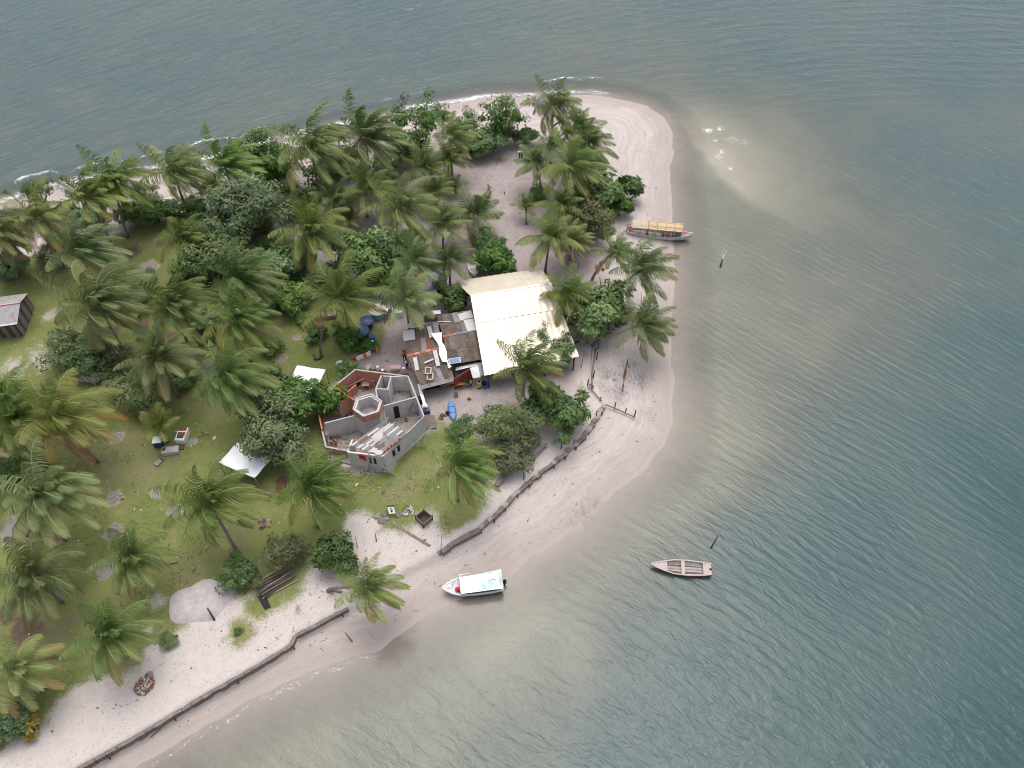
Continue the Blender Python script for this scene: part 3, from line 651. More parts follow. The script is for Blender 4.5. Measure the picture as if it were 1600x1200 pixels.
# ------------------------------------------------------------------ coconut palm crowns
WIND = Vector((.93, -.30, .10)).normalized()
def frond(mb, rg, org, az, el, L, wind, droop, tint, nl=30, leafL=.95, n=11):
    d = Vector((math.cos(el)*math.cos(az), math.cos(el)*math.sin(az), math.sin(el)))
    p = Vector(org); pts = [p.copy()]; dirs = [d.copy()]
    for i in range(n):
        s = (i+.5)/n
        w = WIND - d*WIND.dot(d)
        d = d + (Vector((0, 0, -1))*droop*(.25+1.25*s) + w*wind*(.25+1.3*s))/n
        d.normalize(); p = p + d*(L/n); pts.append(p.copy()); dirs.append(d.copy())
    mb.m = 1; mb.a = min(1, tint+.05)
    mb.tube(pts, [.042*(1-.8*i/n)+.007 for i in range(n+1)], 3, False)
    mb.m = 0
    roll = rg.uniform(-.35, .35)
    for k in range(nl):
        s = .10+.90*(k+rg.uniform(.1, .9))/nl
        x = s*n; i = min(int(x), n-1); f = x-i
        P = pts[i].lerp(pts[i+1], f); T = dirs[i].lerp(dirs[i+1], f).normalized()
        up = Vector((0, 0, 1)) - T*T.z
        if up.length < .15: up = Vector((math.cos(az), math.sin(az), 0))*-1 - T*T.dot(Vector((math.cos(az), math.sin(az), 0))*-1)
        up.normalize(); sd = T.cross(up); sd, up = sd*math.cos(roll)+up*math.sin(roll), up*math.cos(roll)-sd*math.sin(roll)
        ll = leafL*(.45+.9*math.sin(math.pi*min(1, s*.93+.06))**.7)*(1-.35*s**3)*rg.uniform(.85, 1.1)
        fwd = .45+.75*s
        for sg in (-1, 1):
            ld = (sd*sg + T*fwd + up*.12 + WIND*wind*.62*rg.uniform(.6, 1.4) + Vector((0, 0, -1))*(.26+droop*.32)*rg.uniform(.6, 1.4)).normalized()
            ld2 = (ld + Vector((0, 0, -.45-droop*.2)) + WIND*wind*.5).normalized()
            wv = T - ld*T.dot(ld)
            if wv.length < .05: wv = up.copy()
            wv.normalize(); wv *= .032*leafL
            mb.a = min(1, max(0, tint + rg.uniform(-.08, .08) + .10*s))
            m1 = P + ld*ll*.5; e = m1 + ld2*ll*.5
            a = [mb.vert(q) for q in (P-wv*.7, P+wv*.7, m1+wv, m1-wv)]
            mb.a = min(1, mb.a+.10); ee = mb.vert(e)
            mb.face(a); mb.face((a[3], a[2], ee))
def crown_mesh(name, seed, kind):
    rg = random.Random(seed); mb = MB()
    cfg = {'wind': dict(n=26, L=(4.0, 5.3), wind=1.75, dr=1.05), 'breeze': dict(n=23, L=(3.9, 5.1), wind=1.05, dr=1.1), 'calm': dict(n=20, L=(3.6, 4.9), wind=.55, dr=1.1),
           'yellow': dict(n=22, L=(3.9, 5.1), wind=1.2, dr=1.15), 'young': dict(n=12, L=(3.4, 4.6), wind=.25, dr=.8), 'sprout': dict(n=7, L=(3, 4.4), wind=.12, dr=.75)}[kind]
    n = cfg['n']; a0 = rg.uniform(0, 6.28)
    for i in range(n):
        q = i/(n-1)                     # 0 youngest .. 1 oldest
        el = R_(82 - 92*q**.85 + rg.uniform(-9, 9))
        if kind in ('young', 'sprout'): el = R_(80-58*q+rg.uniform(-8, 8))
        if kind == 'yellow': el -= R_(6)
        az = a0 + i*2.39996 + rg.uniform(-.25, .25)
        L = rg.uniform(*cfg['L'])*(.62+.38*min(1, q*3+.15))
        tint = {'yellow': .32+.42*q**1.3, 'sprout': .38+.1*q, 'young': .30+.14*q}.get(kind, .16+.24*q**1.4) + rg.uniform(-.07, .07)
        if q > .86 and kind not in ('sprout', 'young') and rg.random() < .45: tint += rg.uniform(.12, .3)
        frond(mb, rg, (0, 0, .05+.1*(1-q)), az, el, L, cfg['wind']*rg.uniform(.75, 1.2), cfg['dr']*(.55+.75*q)*rg.uniform(.85, 1.15), tint,
              nl=40 if kind not in ('sprout',) else 18, leafL=rg.uniform(1.0, 1.22)*(1.0 if kind != 'sprout' else 1.1))
    mb.m = 1; mb.a = .75
    mb.blob((0, 0, -.05), (.24, .24, .34), seed, 7, .1)
    return mb.mesh(name, [PALM, RACH], attr='tint')
CR = {k: [crown_mesh('palm_crown', 100+17*i+len(k)*7, k) for i in range(n)] for k, n in (('wind', 8), ('breeze', 9), ('calm', 6), ('yellow', 4), ('young', 3), ('sprout', 3))}
def dead_mesh(seed):
    rg = random.Random(seed); mb = MB()
    for i in range(5):
        frond(mb, rg, (0, 0, -.25), rg.uniform(0, 6.28), R_(rg.uniform(-55, -20)), rg.uniform(3, 4.2), .35, 1.6, rg.uniform(.86, .98), nl=20, leafL=.7)
    return mb.mesh('dead_frond_skirt', [PALM, RACH], attr='tint')
DEAD = [dead_mesh(5), dead_mesh(9)]
def nuts_mesh(seed):
    rg = random.Random(seed); mb = MB(); mb.smooth = True
    for i in range(14):
        a = .45*i; mb.blob((.27*math.cos(a), .27*math.sin(a), -.28+rg.uniform(-.06, .05)), (.14, .14, .17), i, 6, .05)
    return mb.mesh('coconut_cluster', NUT)
NUTS = [nuts_mesh(1), nuts_mesh(2)]
prg = random.Random(77)
def palm(u, v, rpx, kind, label, h=6.5, base=None, extra='', rot=None, nm='coconut_palm', group='coconut palms on the sand spit'):
    z = 1.1
    for _ in range(3):
        ap = Vector(G(u, v, z+h)); z = max(gz(ap.x, ap.y), .3)
    if base: foot = W(*base)
    else:
        lean = Vector((.5, -.12, 0))*prg.uniform(-.1, .55)*h*.28
        foot = drop(ap - lean)
    foot.z -= .08
    k = list(CR[kind]); i = prg.randrange(len(k))
    s = rpx*mpp(u, v)/(4.15 if kind in ('wind', 'yellow') else 4.3)
    root = thing(nm, label, 'palm tree' if nm == 'coconut_palm' else 'palm seedling', foot, group)
    if h > .7:
        mb = MB(); mb.smooth = True; n = 9; pts = []; rad = []
        dx = ap-foot; bend = .35 if base else .15
        for j in range(n+1):
            q = j/n; qq = q**(1+bend)
            pts.append((foot.x+dx.x*qq, foot.y+dx.y*qq, foot.z+dx.z*q**(1-.25*bend)))
            rad.append((.155+.10*math.exp(-q*7))*(1-.28*q)*(1+.05*((j*7) % 3-1)))
        mb.tube(pts, rad, 8)
        part(mb, 'trunk', PBARK, root)
    def add(me, nm2, rz):
        o = bpy.data.objects.new(nm2, me); o.location = ap-foot; o.scale = (s, s, s); o.rotation_euler = (prg.uniform(-.2, .2), prg.uniform(-.2, .2), rz); link(o, root, ap); return o
    rz = rot if rot is not None else prg.uniform(-.45, .45)
    if kind in ('sprout', 'young', 'calm'): rz = prg.uniform(-1.6, 1.6)
    add(k[i], 'crown', rz)
    if 'd' in extra or (kind in ('wind', 'yellow') and prg.random() < .3): add(DEAD[prg.randrange(2)], 'dead_frond_skirt', prg.uniform(0, 6)).__setitem__('label', 'brown withered fronds hanging under the crown')
    if 'n' in extra: add(NUTS[prg.randrange(2)], 'coconut_cluster', prg.uniform(0, 6))
    return root
for a in PALMS: palm(*a[:5], **(a[5] if len(a) > 5 else {}))
for (u, v, r, lab) in SPROUTS: palm(u, v, r, 'sprout', lab, h=.35, nm='palm_seedling', group='young palm seedlings')

# ------------------------------------------------------------------ broadleaf trees and shrubs
def tree_mesh(seed, n, leaf, blobs, flat=.75, fill=.5, droop=.0, rosette=0):
    """crown of leaf-sized faces grouped in sprays around branch ends; radius about 1, centre at origin"""
    rg = random.Random(seed); mb = MB(); ends = []; ph = rg.uniform(0, 6.28)
    for b in range(blobs):
        while True:
            q = Vector((rg.uniform(-1, 1), rg.uniform(-1, 1), rg.uniform(-.55, 1)))
            if .15 < q.length < 1: break
        az = math.atan2(q.y, q.x); q = q.normalized()*rg.uniform(.35, .82)*(.86+.22*math.sin(2*az+ph)+.18*math.sin(3*az+2*ph)+.12*math.sin(5*az+ph*3)); q.z *= flat
        ends.append((q, rg.uniform(.16, .34)))
    per = max(4, n//blobs)
    for q, r in ends:
        bt = rg.uniform(.25, .75)
        for k in range(per):
            w = Vector((rg.gauss(0, 1), rg.gauss(0, 1), rg.gauss(.25, .8))).normalized()
            p = q + w*r*rg.uniform(fill, 1.0); p.z = q.z+(p.z-q.z)*.8
            if p.length > 1.3: continue
            nrm = (w*.8 + p.normalized()*.5 + Vector((rg.uniform(-.6, .6), rg.uniform(-.6, .6), rg.uniform(.1, .9)))).normalized()
            ax = nrm.cross(Vector((rg.uniform(-1, 1), rg.uniform(-1, 1), rg.uniform(-.3, .3)))).normalized(); ay = nrm.cross(ax)
            L = leaf*rg.uniform(.65, 1.25); wd = L*rg.uniform(.38, .55)
            mb.a = min(1, max(0, bt+rg.uniform(-.28, .28)))
            if rosette:
                for j in range(rosette):
                    an = 6.283*j/rosette+rg.uniform(-.4, .4); dx = (ax*math.cos(an)+ay*math.sin(an)+nrm*rg.uniform(-.1, .5)).normalized(); dy = nrm.cross(dx)
                    mb.face([mb.vert(p+dx*L*a+dy*wd*b_) for a, b_ in ((.05, 0), (.55, -.5), (1, 0), (.55, .5))])
            else:
                mb.face([mb.vert(p+ax*L*a+ay*wd*b_-Vector((0, 0, 1))*droop*L*(a*a)) for a, b_ in ((-.5, 0), (.05, -.5), (.5, 0), (.05, .5))])
    return mb, ends
def limb_mesh(seed, ends, hc, tr=.055, twigs=0):
    rg = random.Random(seed); mb = MB(); mb.smooth = True
    fork = Vector((rg.uniform(-.08, .08), rg.uniform(-.08, .08), -hc*.45))
    mb.tube([(0, 0, -hc), (fork.x*.4, fork.y*.4, -hc*.75), fork], [tr*1.25, tr, tr*.85], 7)
    for q, r in ends[::max(1, len(ends)//22)]:
        mid = fork.lerp(q, .5)+Vector((rg.uniform(-.1, .1), rg.uniform(-.1, .1), rg.uniform(0, .1)))
        mb.tube([fork, mid, q], [tr*.5, tr*.3, tr*.12], 5, False)
    for i in range(twigs):
        q, r = rg.choice(ends); a = q*rg.uniform(.75, 1)
        for k in range(2):
            w = Vector((rg.gauss(0, 1), rg.gauss(0, 1), rg.gauss(.5, .8))).normalized()
            mb.tube([a, a+w*r*.7, a+w*r*1.35+Vector((rg.uniform(-.06, .06),)*3)], [.006, .004, .002], 3, False)
    return mb
SPEC = {'dense': (4600, .125, 46, .8, .5), 'bright': (3000, .165, 38, .75, .5), 'dusty': (8000, .082, 60, .8, .45), 'olive': (5000, .10, 44, .8, .45), 'sparse': (1500, .12, 26, .95, .5), 'rosette': (520, .20, 18, .55, .4), 'croton': (140, .32, 12, .7, .3)}
TV = {}
for kd, (n, lf, bl, fl, fi) in SPEC.items():
    for s_ in range(3 if kd not in ('croton',) else 2):
        mb, ends = tree_mesh(500+31*s_+len(kd), n, lf, bl, fl, fi, rosette=5 if kd in ('rosette', 'croton') else 0)
        mat = LM[{'sparse': 'bright', 'rosette': 'bright'}.get(kd, kd)]
        hc = {'sparse': 1.25, 'dense': .8, 'bright': .8, 'dusty': .8, 'olive': .75, 'rosette': .85, 'croton': .55}[kd]
        lm = limb_mesh(s_, ends, hc, .05 if kd != 'sparse' else .04, twigs={'dusty': 16, 'olive': 12, 'sparse': 10}.get(kd, 0))
        TV.setdefault(kd, []).append((mb.mesh('foliage', mat, attr='tint'), lm.mesh('trunk', BARK if kd not in ('dusty', 'olive') else DEADW), hc))
trg = random.Random(5)
def tree(u, v, rpx, kind, label, sq=1.0, low=1.0, nm=None, vi=None, group='broadleaf trees and shrubs of the spit'):
    r = rpx*mpp(u, v)*1.32; cm, lm, hc = TV[kind][trg.randrange(len(TV[kind])) if vi is None else vi]
    hh = hc*low*r; z = 1.1
    for _ in range(3):
        c = Vector(G(u, v, z+hh)); z = max(gz(c.x, c.y), .2)
    foot = Vector((c.x, c.y, z-.08))
    nm = nm or ('shrub' if r < 2.4 else 'broadleaf_tree')
    root = thing(nm, label, 'shrub' if nm == 'shrub' else 'tree', foot, group)
    rz = trg.uniform(0, 6.28)
    for me, pn in ((cm, 'crown'), (lm, 'trunk')):
        o = bpy.data.objects.new(pn, me); o.location = (0, 0, hh+.08); o.scale = (r*sq, r/sq**.5, r*low); o.rotation_euler = (0, 0, rz if sq == 1 else 0); link(o, root, c)
    return root
for a in TREES: tree(*a[:5], **(a[5] if len(a) > 5 else {}))

# bleached bare tree in front of the windward palm
def bare(u, v, hpx, label, seed, ht, spread=.55, mat=None, nm='bare_tree', cat='dead tree', th=.09):
    foot = W(u, v); foot.z -= .05; rg = random.Random(seed); mb = MB(); mb.smooth = True
    root = thing(nm, label, cat, foot)
    tk = MB(); tk.smooth = True
    top = foot+Vector((.1, .05, ht*.38)); tk.tube([foot, foot.lerp(top, .5)+Vector((.06, 0, 0)), top], [th, th*.85, th*.7], 7)
    def grow(p, d, L, r, lev):
        pts = [p]; q = p
        for i in range(3):
            d = (d+Vector((rg.uniform(-.25, .25), rg.uniform(-.25, .25), rg.uniform(-.05, .2)))).normalized(); q = q+d*L/3; pts.append(q)
        mb.tube(pts, [r, r*.85, r*.7, r*.5], 4 if lev < 2 else 3, False)
        if lev < 4:
            for k in range(3 if lev < 3 else 4):
                b = pts[rg.choice((1, 2, 3, 3))]
                w = Vector((rg.gauss(0, 1), rg.gauss(0, 1), rg.gauss(.25, .6))).normalized()
                grow(b, (d*.75+w*spread).normalized(), L*rg.uniform(.55, .8), r*.62, lev+1)
    for k in range(5):
        a = 6.28*k/5+rg.uniform(-.4, .4)
        grow(top, Vector((math.cos(a)*.75, math.sin(a)*.75, .8)).normalized(), ht*.34, th*.6, 0)
    part(tk, 'trunk', mat or DEADW, root); part(mb, 'branches', mat or DEADW, root)
bare(861, 224, 0, 'bare bleached tree of pale branches in front of a windward palm', 3, 7.5, .6, th=.34)
bare(655, 292, 0, 'small dead grey tree stump with one broken limb among young palms', 8, 3.0, .3, nm='bare_tree', th=.11)
bare(763, 306, 0, 'low leafless dark bush alone on the mauve sand', 12, 1.6, .7, mat=BARK, nm='bare_shrub', cat='dead shrub', th=.04)
bare(150, 606, 0, 'tangle of pale dead branches sprawling below the grey shrub', 14, 2.3, .9, nm='bare_shrub', cat='dead shrub', th=.06)
bare(98, 498, 0, 'pale dry brushwood lying east of the plank hut', 15, 1.5, 1.0, nm='bare_shrub', cat='dead shrub', th=.05)

# short tufts on the lawn edge and fallen litter: nobody could count these
def scatter_pts(n, poly_px, seed, cond=None):
    rg = np.random.RandomState(seed); q = pw(poly_px); lo, hi = q.min(0), q.max(0)
    P = rg.rand(n, 2)*(hi-lo)+lo; m = poly_sd(P, q) > 0; P = P[m]
    if cond is not None: P = P[cond(P)]
    return P, height(P)
LAWN = [(-40,1160),(230,1020),(480,880),(545,800),(690,790),(765,790),(690,670),(620,740),(505,690),(520,590),(590,530),(540,440),(420,370),(240,330),(-40,440)]
P, Z = scatter_pts(19000, LAWN, 3, lambda P: (poly_sd(P, GRASS) > -.4) & (vnoise(P, 2.4, 51)*.6+vnoise(P, 9, 52)*.5 > .60) & (discs(P, SOIL+BARE) < .3))
mb = MB(); rg = random.Random(9)
for (x, y), z in zip(P, Z):
    mb.a = rg.uniform(.1, .8)
    for k in range(3):
        a = rg.uniform(0, 6.28); L = rg.uniform(.10, .24); w = .035
        e = (x+math.cos(a)*L, y+math.sin(a)*L, z+rg.uniform(.03, .11)); sx, sy = -math.sin(a)*w, math.cos(a)*w
        mb.face([mb.vert((x-sx, y-sy, z)), mb.vert((x+sx, y+sy, z)), mb.vert(e)])
TUFT = leafmat('tuft_leaf', [(0, (.062,.095,.026)), (.6, (.115,.15,.045)), (1, (.19,.19,.075))], .7, .2, 0, 0)
solo(mb, 'grass_tufts', TUFT, 'short uneven grass and weeds over the lawn', 'grass', (0, 0, 0), attr='tint', kind='stuff')
P, Z = scatter_pts(9000, LAWN+[], 8, lambda P: vnoise(P, 4, 61) > .35)
P2, Z2 = scatter_pts(5500, [(300,330),(640,215),(790,190),(900,300),(945,450),(900,600),(690,860),(560,960),(0,1180),(60,1130),(300,960),(520,830),(590,540)], 12)
LIT = leafmat('litter_leaf', [(0, (.09,.055,.04)), (.5, (.20,.14,.10)), (.85, (.33,.27,.2)), (1, (.62,.58,.52))], .8, 0, 0, 0)
mb = MB()
for (x, y), z in zip(np.vstack([P, P2]), np.concatenate([Z, Z2])):
    mb.a = rg.random()**1.2; a = rg.uniform(0, 6.28); L = rg.uniform(.04, .15)*(2.2 if rg.random() < .03 else 1); w = L*rg.uniform(.25, .6)
    ca, sa = math.cos(a), math.sin(a)
    mb.face([mb.vert((x+ca*p_-sa*q_, y+sa*p_+ca*q_, z+.02+rg.uniform(0, .04))) for p_, q_ in ((-L, 0), (0, -w), (L, 0), (0, w))])
solo(mb, 'leaf_litter', LIT, 'fallen leaves and husk scraps strewn over lawn and sand', 'litter', (0, 0, 0), attr='tint', kind='stuff')

rgs = np.random.RandomState(31); q = rgs.rand(60000, 2)*np.array([110, 110])+np.array([-62, 14]); dd = shore_d(q)
q = q[(dd > .6) & (dd < 9) & (poly_sd(q, PLAT) < -.3)]; dd = shore_d(q); q = q[rgs.rand(len(q)) < .10+.8*(np.abs((dd+vnoise(q, 9, 3)*1.5) % 2.3-.4) < .18)][:5200]; Z = height(q)
mb = MB()
for (x, y), z in zip(q, Z):
    mb.a = rg.random()*.75; a = rg.uniform(0, 6.28); L = rg.uniform(.03, .11)*(2.5 if rg.random() < .03 else 1); w = L*rg.uniform(.2, .6); ca, sa = math.cos(a), math.sin(a)
    mb.face([mb.vert((x+ca*p_-sa*q_, y+sa*p_+ca*q_, z+.015+rg.uniform(0, .03))) for p_, q_ in ((-L, 0), (0, -w), (L, 0), (0, w))])
solo(mb, 'wrack_litter', LIT, 'dark wrack scraps washed up in lines on the lower beach', 'litter', (0, 0, 0), attr='tint', kind='stuff')
# ------------------------------------------------------------------ materials for built things
CEM = simple('grey_render', (.40,.39,.39), .9, .2, 1.3, .15, 0, .3, (.27,.255,.25))
CEMF = simple('cement_floor', (.30,.26,.24), .95, .22, 1.2, .1, 0, .4, (.15,.13,.115))
CAP = simple('pale_ring_beam', (.40,.365,.345), .9, .14, 2, .15)
WOODG = simple('weathered_wood', (.20,.17,.15), .9, .3, 4, .15, 0, .4)
WOODD = simple('dark_wood', (.085,.066,.056), .9, .35, 4, .15, 0, .4)
WOODL = simple('pale_timber', (.42,.35,.29), .85, .22, 4, .15)
POLE = simple('pole_wood', (.30,.265,.24), .85, .25, 5, .15)
FIBR = simple('old_fibre_cement', (.112,.084,.069), .95, .33, 1.6, .1, 0, .4, (.17,.15,.14))
FIB2 = simple('brown_fibre_cement', (.155,.115,.092), .95, .3, 2.2, .1, 0, .4, (.07,.058,.052))
FIB3 = simple('streaked_fibre_cement', (.165,.145,.135), .95, .3, 1.2, .1, 0, .4, (.09,.075,.07))
FIBG = simple('grey_fibre_cement', (.235,.225,.225), .95, .2, 2, .1, 0, .3, (.14,.13,.125))
FIBW = simple('pale_fibre_cement', (.50,.475,.47), .9, .14, 2, .15, 0, .25, (.36,.33,.32))
WHITE = simple('white_paint', (.74,.735,.73), .6, .08, 2, .3, 0, .1, (.55,.53,.51))
TARPW = simple('white_tarpaulin', (.76,.78,.79), .55, .06, 1.2, .3, 0, .5)
BLACK = simple('black_gap', (.018,.017,.017), .8, .2)
REDP = simple('red_paint', (.28,.045,.04), .7, .25, 3)
ORNG = simple('orange_clay', (.44,.135,.065), .85, .25, 5, .2)
YEL = simple('yellow_plastic', (.55,.42,.06), .5, .15, 4)
BLUP = simple('blue_plastic', (.025,.13,.36), .4, .2, 3, .4)
BLUD = simple('dark_blue_plastic', (.016,.045,.15), .4, .2, 3, .45)
BLUL = simple('light_blue_plastic', (.18,.36,.43), .5, .15, 3, .4)
GRYM = simple('grey_metal', (.36,.37,.38), .45, .15, 3, .5, .4)
RUST = simple('rusty_metal', (.18,.075,.04), .85, .35, 5, .2)
CLOTH_R = simple('red_cloth', (.48,.025,.03), .9, .12, 6); CLOTH_W = simple('white_cloth', (.72,.72,.72), .9, .06, 6)
CLOTH_O = simple('orange_cloth', (.62,.17,.04), .9, .12, 6); CLOTH_Y = simple('yellow_cloth', (.60,.40,.05), .9, .12, 6); CLOTH_G = simple('pale_green_cloth', (.45,.58,.53), .9, .12, 6)
PINKP = simple('faded_pink_paint', (.50,.27,.29), .8, .15, 3)
def brickmat():
    m = newmat('clay_brick'); t = NT(m); v = t.obj()
    x = t.n('SeparateXYZ', 0, Vector=v); y = t.n('SeparateXYZ', 1, Vector=v); z = t.n('SeparateXYZ', 2, Vector=v)
    uv = t.n('CombineXYZ', X=t.math('ADD', x, t.math('MULTIPLY', y, 1.0)), Y=z, Z=0.0)
    br = t.n('TexBrick', 0, Vector=uv, Color1=(.46,.14,.07), Color2=(.52,.20,.11), Mortar=(.36,.30,.27), Scale=1.0, Mortar_Size=.018, Brick_Width=.30, Row_Height=.20)
    n = t.noise(v, 2, 5, .65)
    c = t.mix(t.rng(n, .55, .70, 0, .6), br, (.33,.27,.245)); c = t.mix(t.rng(n, .45, .3, 0, .4), c, (.25,.10,.07))
    t.out(t.n('BsdfPrincipled', Base_Color=c, Roughness=.92, Normal=t.bump(n, .3, .03))); return m
BRICK = brickmat()
def blockmat():
    m = newmat('grey_block'); t = NT(m); v = t.obj()
    x = t.n('SeparateXYZ', 0, Vector=v); y = t.n('SeparateXYZ', 1, Vector=v); z = t.n('SeparateXYZ', 2, Vector=v)
    uv = t.n('CombineXYZ', X=t.math('ADD', x, y), Y=z, Z=0.0)
    br = t.n('TexBrick', 0, Vector=uv, Color1=(.51,.50,.50), Color2=(.59,.575,.57), Mortar=(.62,.60,.59), Scale=1.0, Mortar_Size=.02, Brick_Width=.42, Row_Height=.21)
    n = t.noise(v, .9, 6, .7); n2 = t.noise(t.mapv(v, (2.5, 2.5, .5)), 1.5, 5, .7)
    c = t.mix(t.rng(n, .42, .68, 0, .8), br, (.43,.41,.40)); c = t.mix(t.rng(n2, .55, .75, 0, .7), c, (.25,.235,.225)); c = t.mix(t.rng(n, .42, .3, 0, .6), c, (.50,.48,.465))
    t.out(t.n('BsdfPrincipled', Base_Color=c, Roughness=.93, Normal=t.bump(n2, .4, .03))); return m
CEM = blockmat()

# ------------------------------------------------------------------ big metal roof on posts
rm = newmat('cream_metal_roof'); t = NT(rm); v = t.obj()
n = t.noise(v, .7, 5, .6); n2 = t.noise(t.mapv(v, (1, 6, 1)), 2.5, 4, .6)
c = t.mix(t.rng(n, .35, .65), (.57,.495,.39), (.63,.56,.46)); c = t.mix(t.rng(n2, .50, .72, 0, .5), c, (.42,.31,.21)); c = t.mix(t.rng(t.noise(v, 2.2, 6, .75), .60, .72, 0, .5), c, (.36,.29,.22))
b = t.n('BsdfPrincipled', Base_Color=c, Roughness=.34, Metallic=.1, Normal=t.bump(n, .1, .05)); t.out(b)
zr, zn, zs = 5.0, 3.0, 2.5
NW, NE = W(711, 439, zn), W(846, 419, zn)
RW, RE = W(735, 462, zr), W(861, 442, zr)
SW, SE = W(757, 587, zs), W(905, 557, zs)
cen = drop((NW+NE+SW+SE)/4)
root = thing('metal_roof_shelter', 'wide shelter roofed in glaring cream corrugated metal sheets', 'shelter', cen)
def sheet_run(nm, a, b_, c_, d_, k, label=None):       # a-b eave/ridge line, d-c the other; split in k sheets along a-b
    mb = MB(); wid = (b_-a).length; nx = int(wid/.09)
    mb.slab((a, b_, c_, d_), .012, nx, .022, .5); part(mb, nm, rm, root, label)
up = Vector((0, 0, .05))
sheet_run('roof_sheet', RW, RE, NE, NW, 1, 'short rear slope')
m1w, m1e = RW.lerp(SW, .36), RE.lerp(SE, .36)
m2w, m2e = RW.lerp(SW, .62), RE.lerp(SE, .62)
sheet_run('roof_sheet', RW, RE, m1e, m1w, 1)
sheet_run('roof_sheet', m1w-up*.0-Vector((0,0,.04)), m1e-Vector((0,0,.04)), SE, SW, 1)
mb = MB(); mb.slab((RW+Vector((0,-.14,.0)), RE+Vector((0,-.14,.0)), RE+Vector((0,.12,.02)), RW+Vector((0,.12,.02))), .02); part(mb, 'ridge_cap', rm, root)
for q in (0, .33, .66, 1):
    for A, B in ((NW, NE), (SW, SE), (RW, RE)):
        p = A.lerp(B, q*.94+.03); p = p + (cen-p)*.03; mb = MB(); mb.smooth = True
        mb.tube([drop(p)-Vector((0,0,.1)), p-Vector((0,0,.08))], .09, 8); part(mb, 'post', WOODD, root)
for A, B in ((NW, NE), (SW, SE)):
    mb = MB(); mb.beam(A+(cen-A)*.03-Vector((0,0,.14)), B+(cen-B)*.03-Vector((0,0,.14)), .1, .12); part(mb, 'eave_beam', WOODD, root)

# ------------------------------------------------------------------ patched shack
def gable(root, nw, ne, rw, re, sw, se, mats, k, walls, wallmat, zfloor=None, seed=1, corr=.02):
    """two roof slopes split in k columns of sheets, each sheet a part; walls below"""
    rg = random.Random(seed)
    for (a, b_, c_, d_) in ((rw, re, ne, nw), (rw, re, se, sw)):
        for i in range(k):
            q0, q1 = i/k, (i+1.04)/k
            rows = 2
            for j in range(rows):
                A0, A1 = a.lerp(b_, q0), a.lerp(b_, q1); D0, D1 = d_.lerp(c_, q0), d_.lerp(c_, q1)
                f0, f1 = j/rows, (j+1.06)/rows
                lift = Vector((0, 0, .012*(i % 2)+.03*(rows-1-j)+rg.uniform(0, .01)))
                mb = MB(); wdt = (A1-A0).length
                mb.slab((A0.lerp(D0, f0)+lift, A1.lerp(D1, f0)+lift, A1.lerp(D1, f1)+lift, A0.lerp(D0, f1)+lift), .015, max(6, int(wdt/.09)), corr)
                part(mb, 'roof_sheet', rg.choices(mats[0], mats[1])[0], root)
    up = Vector((0,0,.08))
# east part
zn, zr, zs = 2.7, 3.3, 2.3
e = dict(nw=W(683,494,zn), ne=W(737,485,zn), rw=W(692,526,zr), re=W(747,515,zr), sw=W(702,569,zs), se=W(759,559,zs))
cen = drop((e['nw']+e['se'])/2)
shack = thing('patched_shack', 'dark patched fibre-cement shack leaning against the metal-roofed shelter', 'shack', cen)
gable(shack, mats=((FIBR, FIB2, FIB3, FIBG, RUST), (5, 4, 2, .7, .7)), k=7, walls=0, wallmat=None, seed=4, **e)
w_ = dict(nw=W(633,517,2.6), ne=W(683,504,2.6), rw=W(636,556,3.1), re=W(690,543,3.1), sw=W(657,601,2.2), se=W(709,588,2.2))
gable(shack, mats=((FIBR, FIB2, FIB3, FIBG, FIBW, RUST), (4, 4, 2, 1.6, .7, .7)), k=7, walls=0, wallmat=None, seed=7, **w_)
def ridge(a, b_, mats_, n):
    for i in range(n):
        p, q = a.lerp(b_, i/n), a.lerp(b_, (i+1.05)/n); mb = MB(); u = Vector((0,0,.10))
        s_ = Vector((0,.16,-.07))
        mb.slab((p+u, q+u, q+u+s_, p+u+s_), .02); mb.slab((p+u, q+u, q+u+Vector((0,-.16,-.07)), p+u+Vector((0,-.16,-.07))), .02); part(mb, 'ridge_tile', mats_[i % len(mats_)], shack)
ridge(W(692,526,zr), W(706,523.3,zr), [ORNG], 3); ridge(W(707,523,zr), W(747,515,zr), [FIBG], 5)
ridge(w_['rw'], w_['re'], [ORNG, ORNG, PINKP], 9)
def wallrun(mb, a, b_, z0, z1, th=.12):
    a, b_ = Vector(a), Vector(b_); a0 = drop(a); b0 = drop(b_); m_ = min(a0.z, b0.z)-.1
    d = (b_-a); d.z = 0; nrm = Vector((-d.y, d.x, 0)).normalized()*th/2
    P = [(a.x, a.y), (b_.x, b_.y)]
    q = [Vector((P[0][0], P[0][1], 0))-nrm, Vector((P[1][0], P[1][1], 0))-nrm, Vector((P[1][0], P[1][1], 0))+nrm, Vector((P[0][0], P[0][1], 0))+nrm]
    tops = [a.z, b_.z, b_.z, a.z]
    mb.hexa([Vector((v_.x, v_.y, m_ if z0 is None else z0)) for v_ in q]+[Vector((v_.x, v_.y, tz)) for v_, tz in zip(q, tops)])
dn = Vector((0,0,-.12))
for a, b_, mt in ((w_['nw'], w_['sw'], FIBG), (w_['nw'], w_['ne'], WOODD), (e['nw'], e['ne'], WOODD), (e['ne'], e['se'], FIBG)):
    mb = MB(); ins = lambda p: p+(cen-p)*.04
    wallrun(mb, ins(a)+dn, ins(b_)+dn, None, None); part(mb, 'wall', mt, shack)
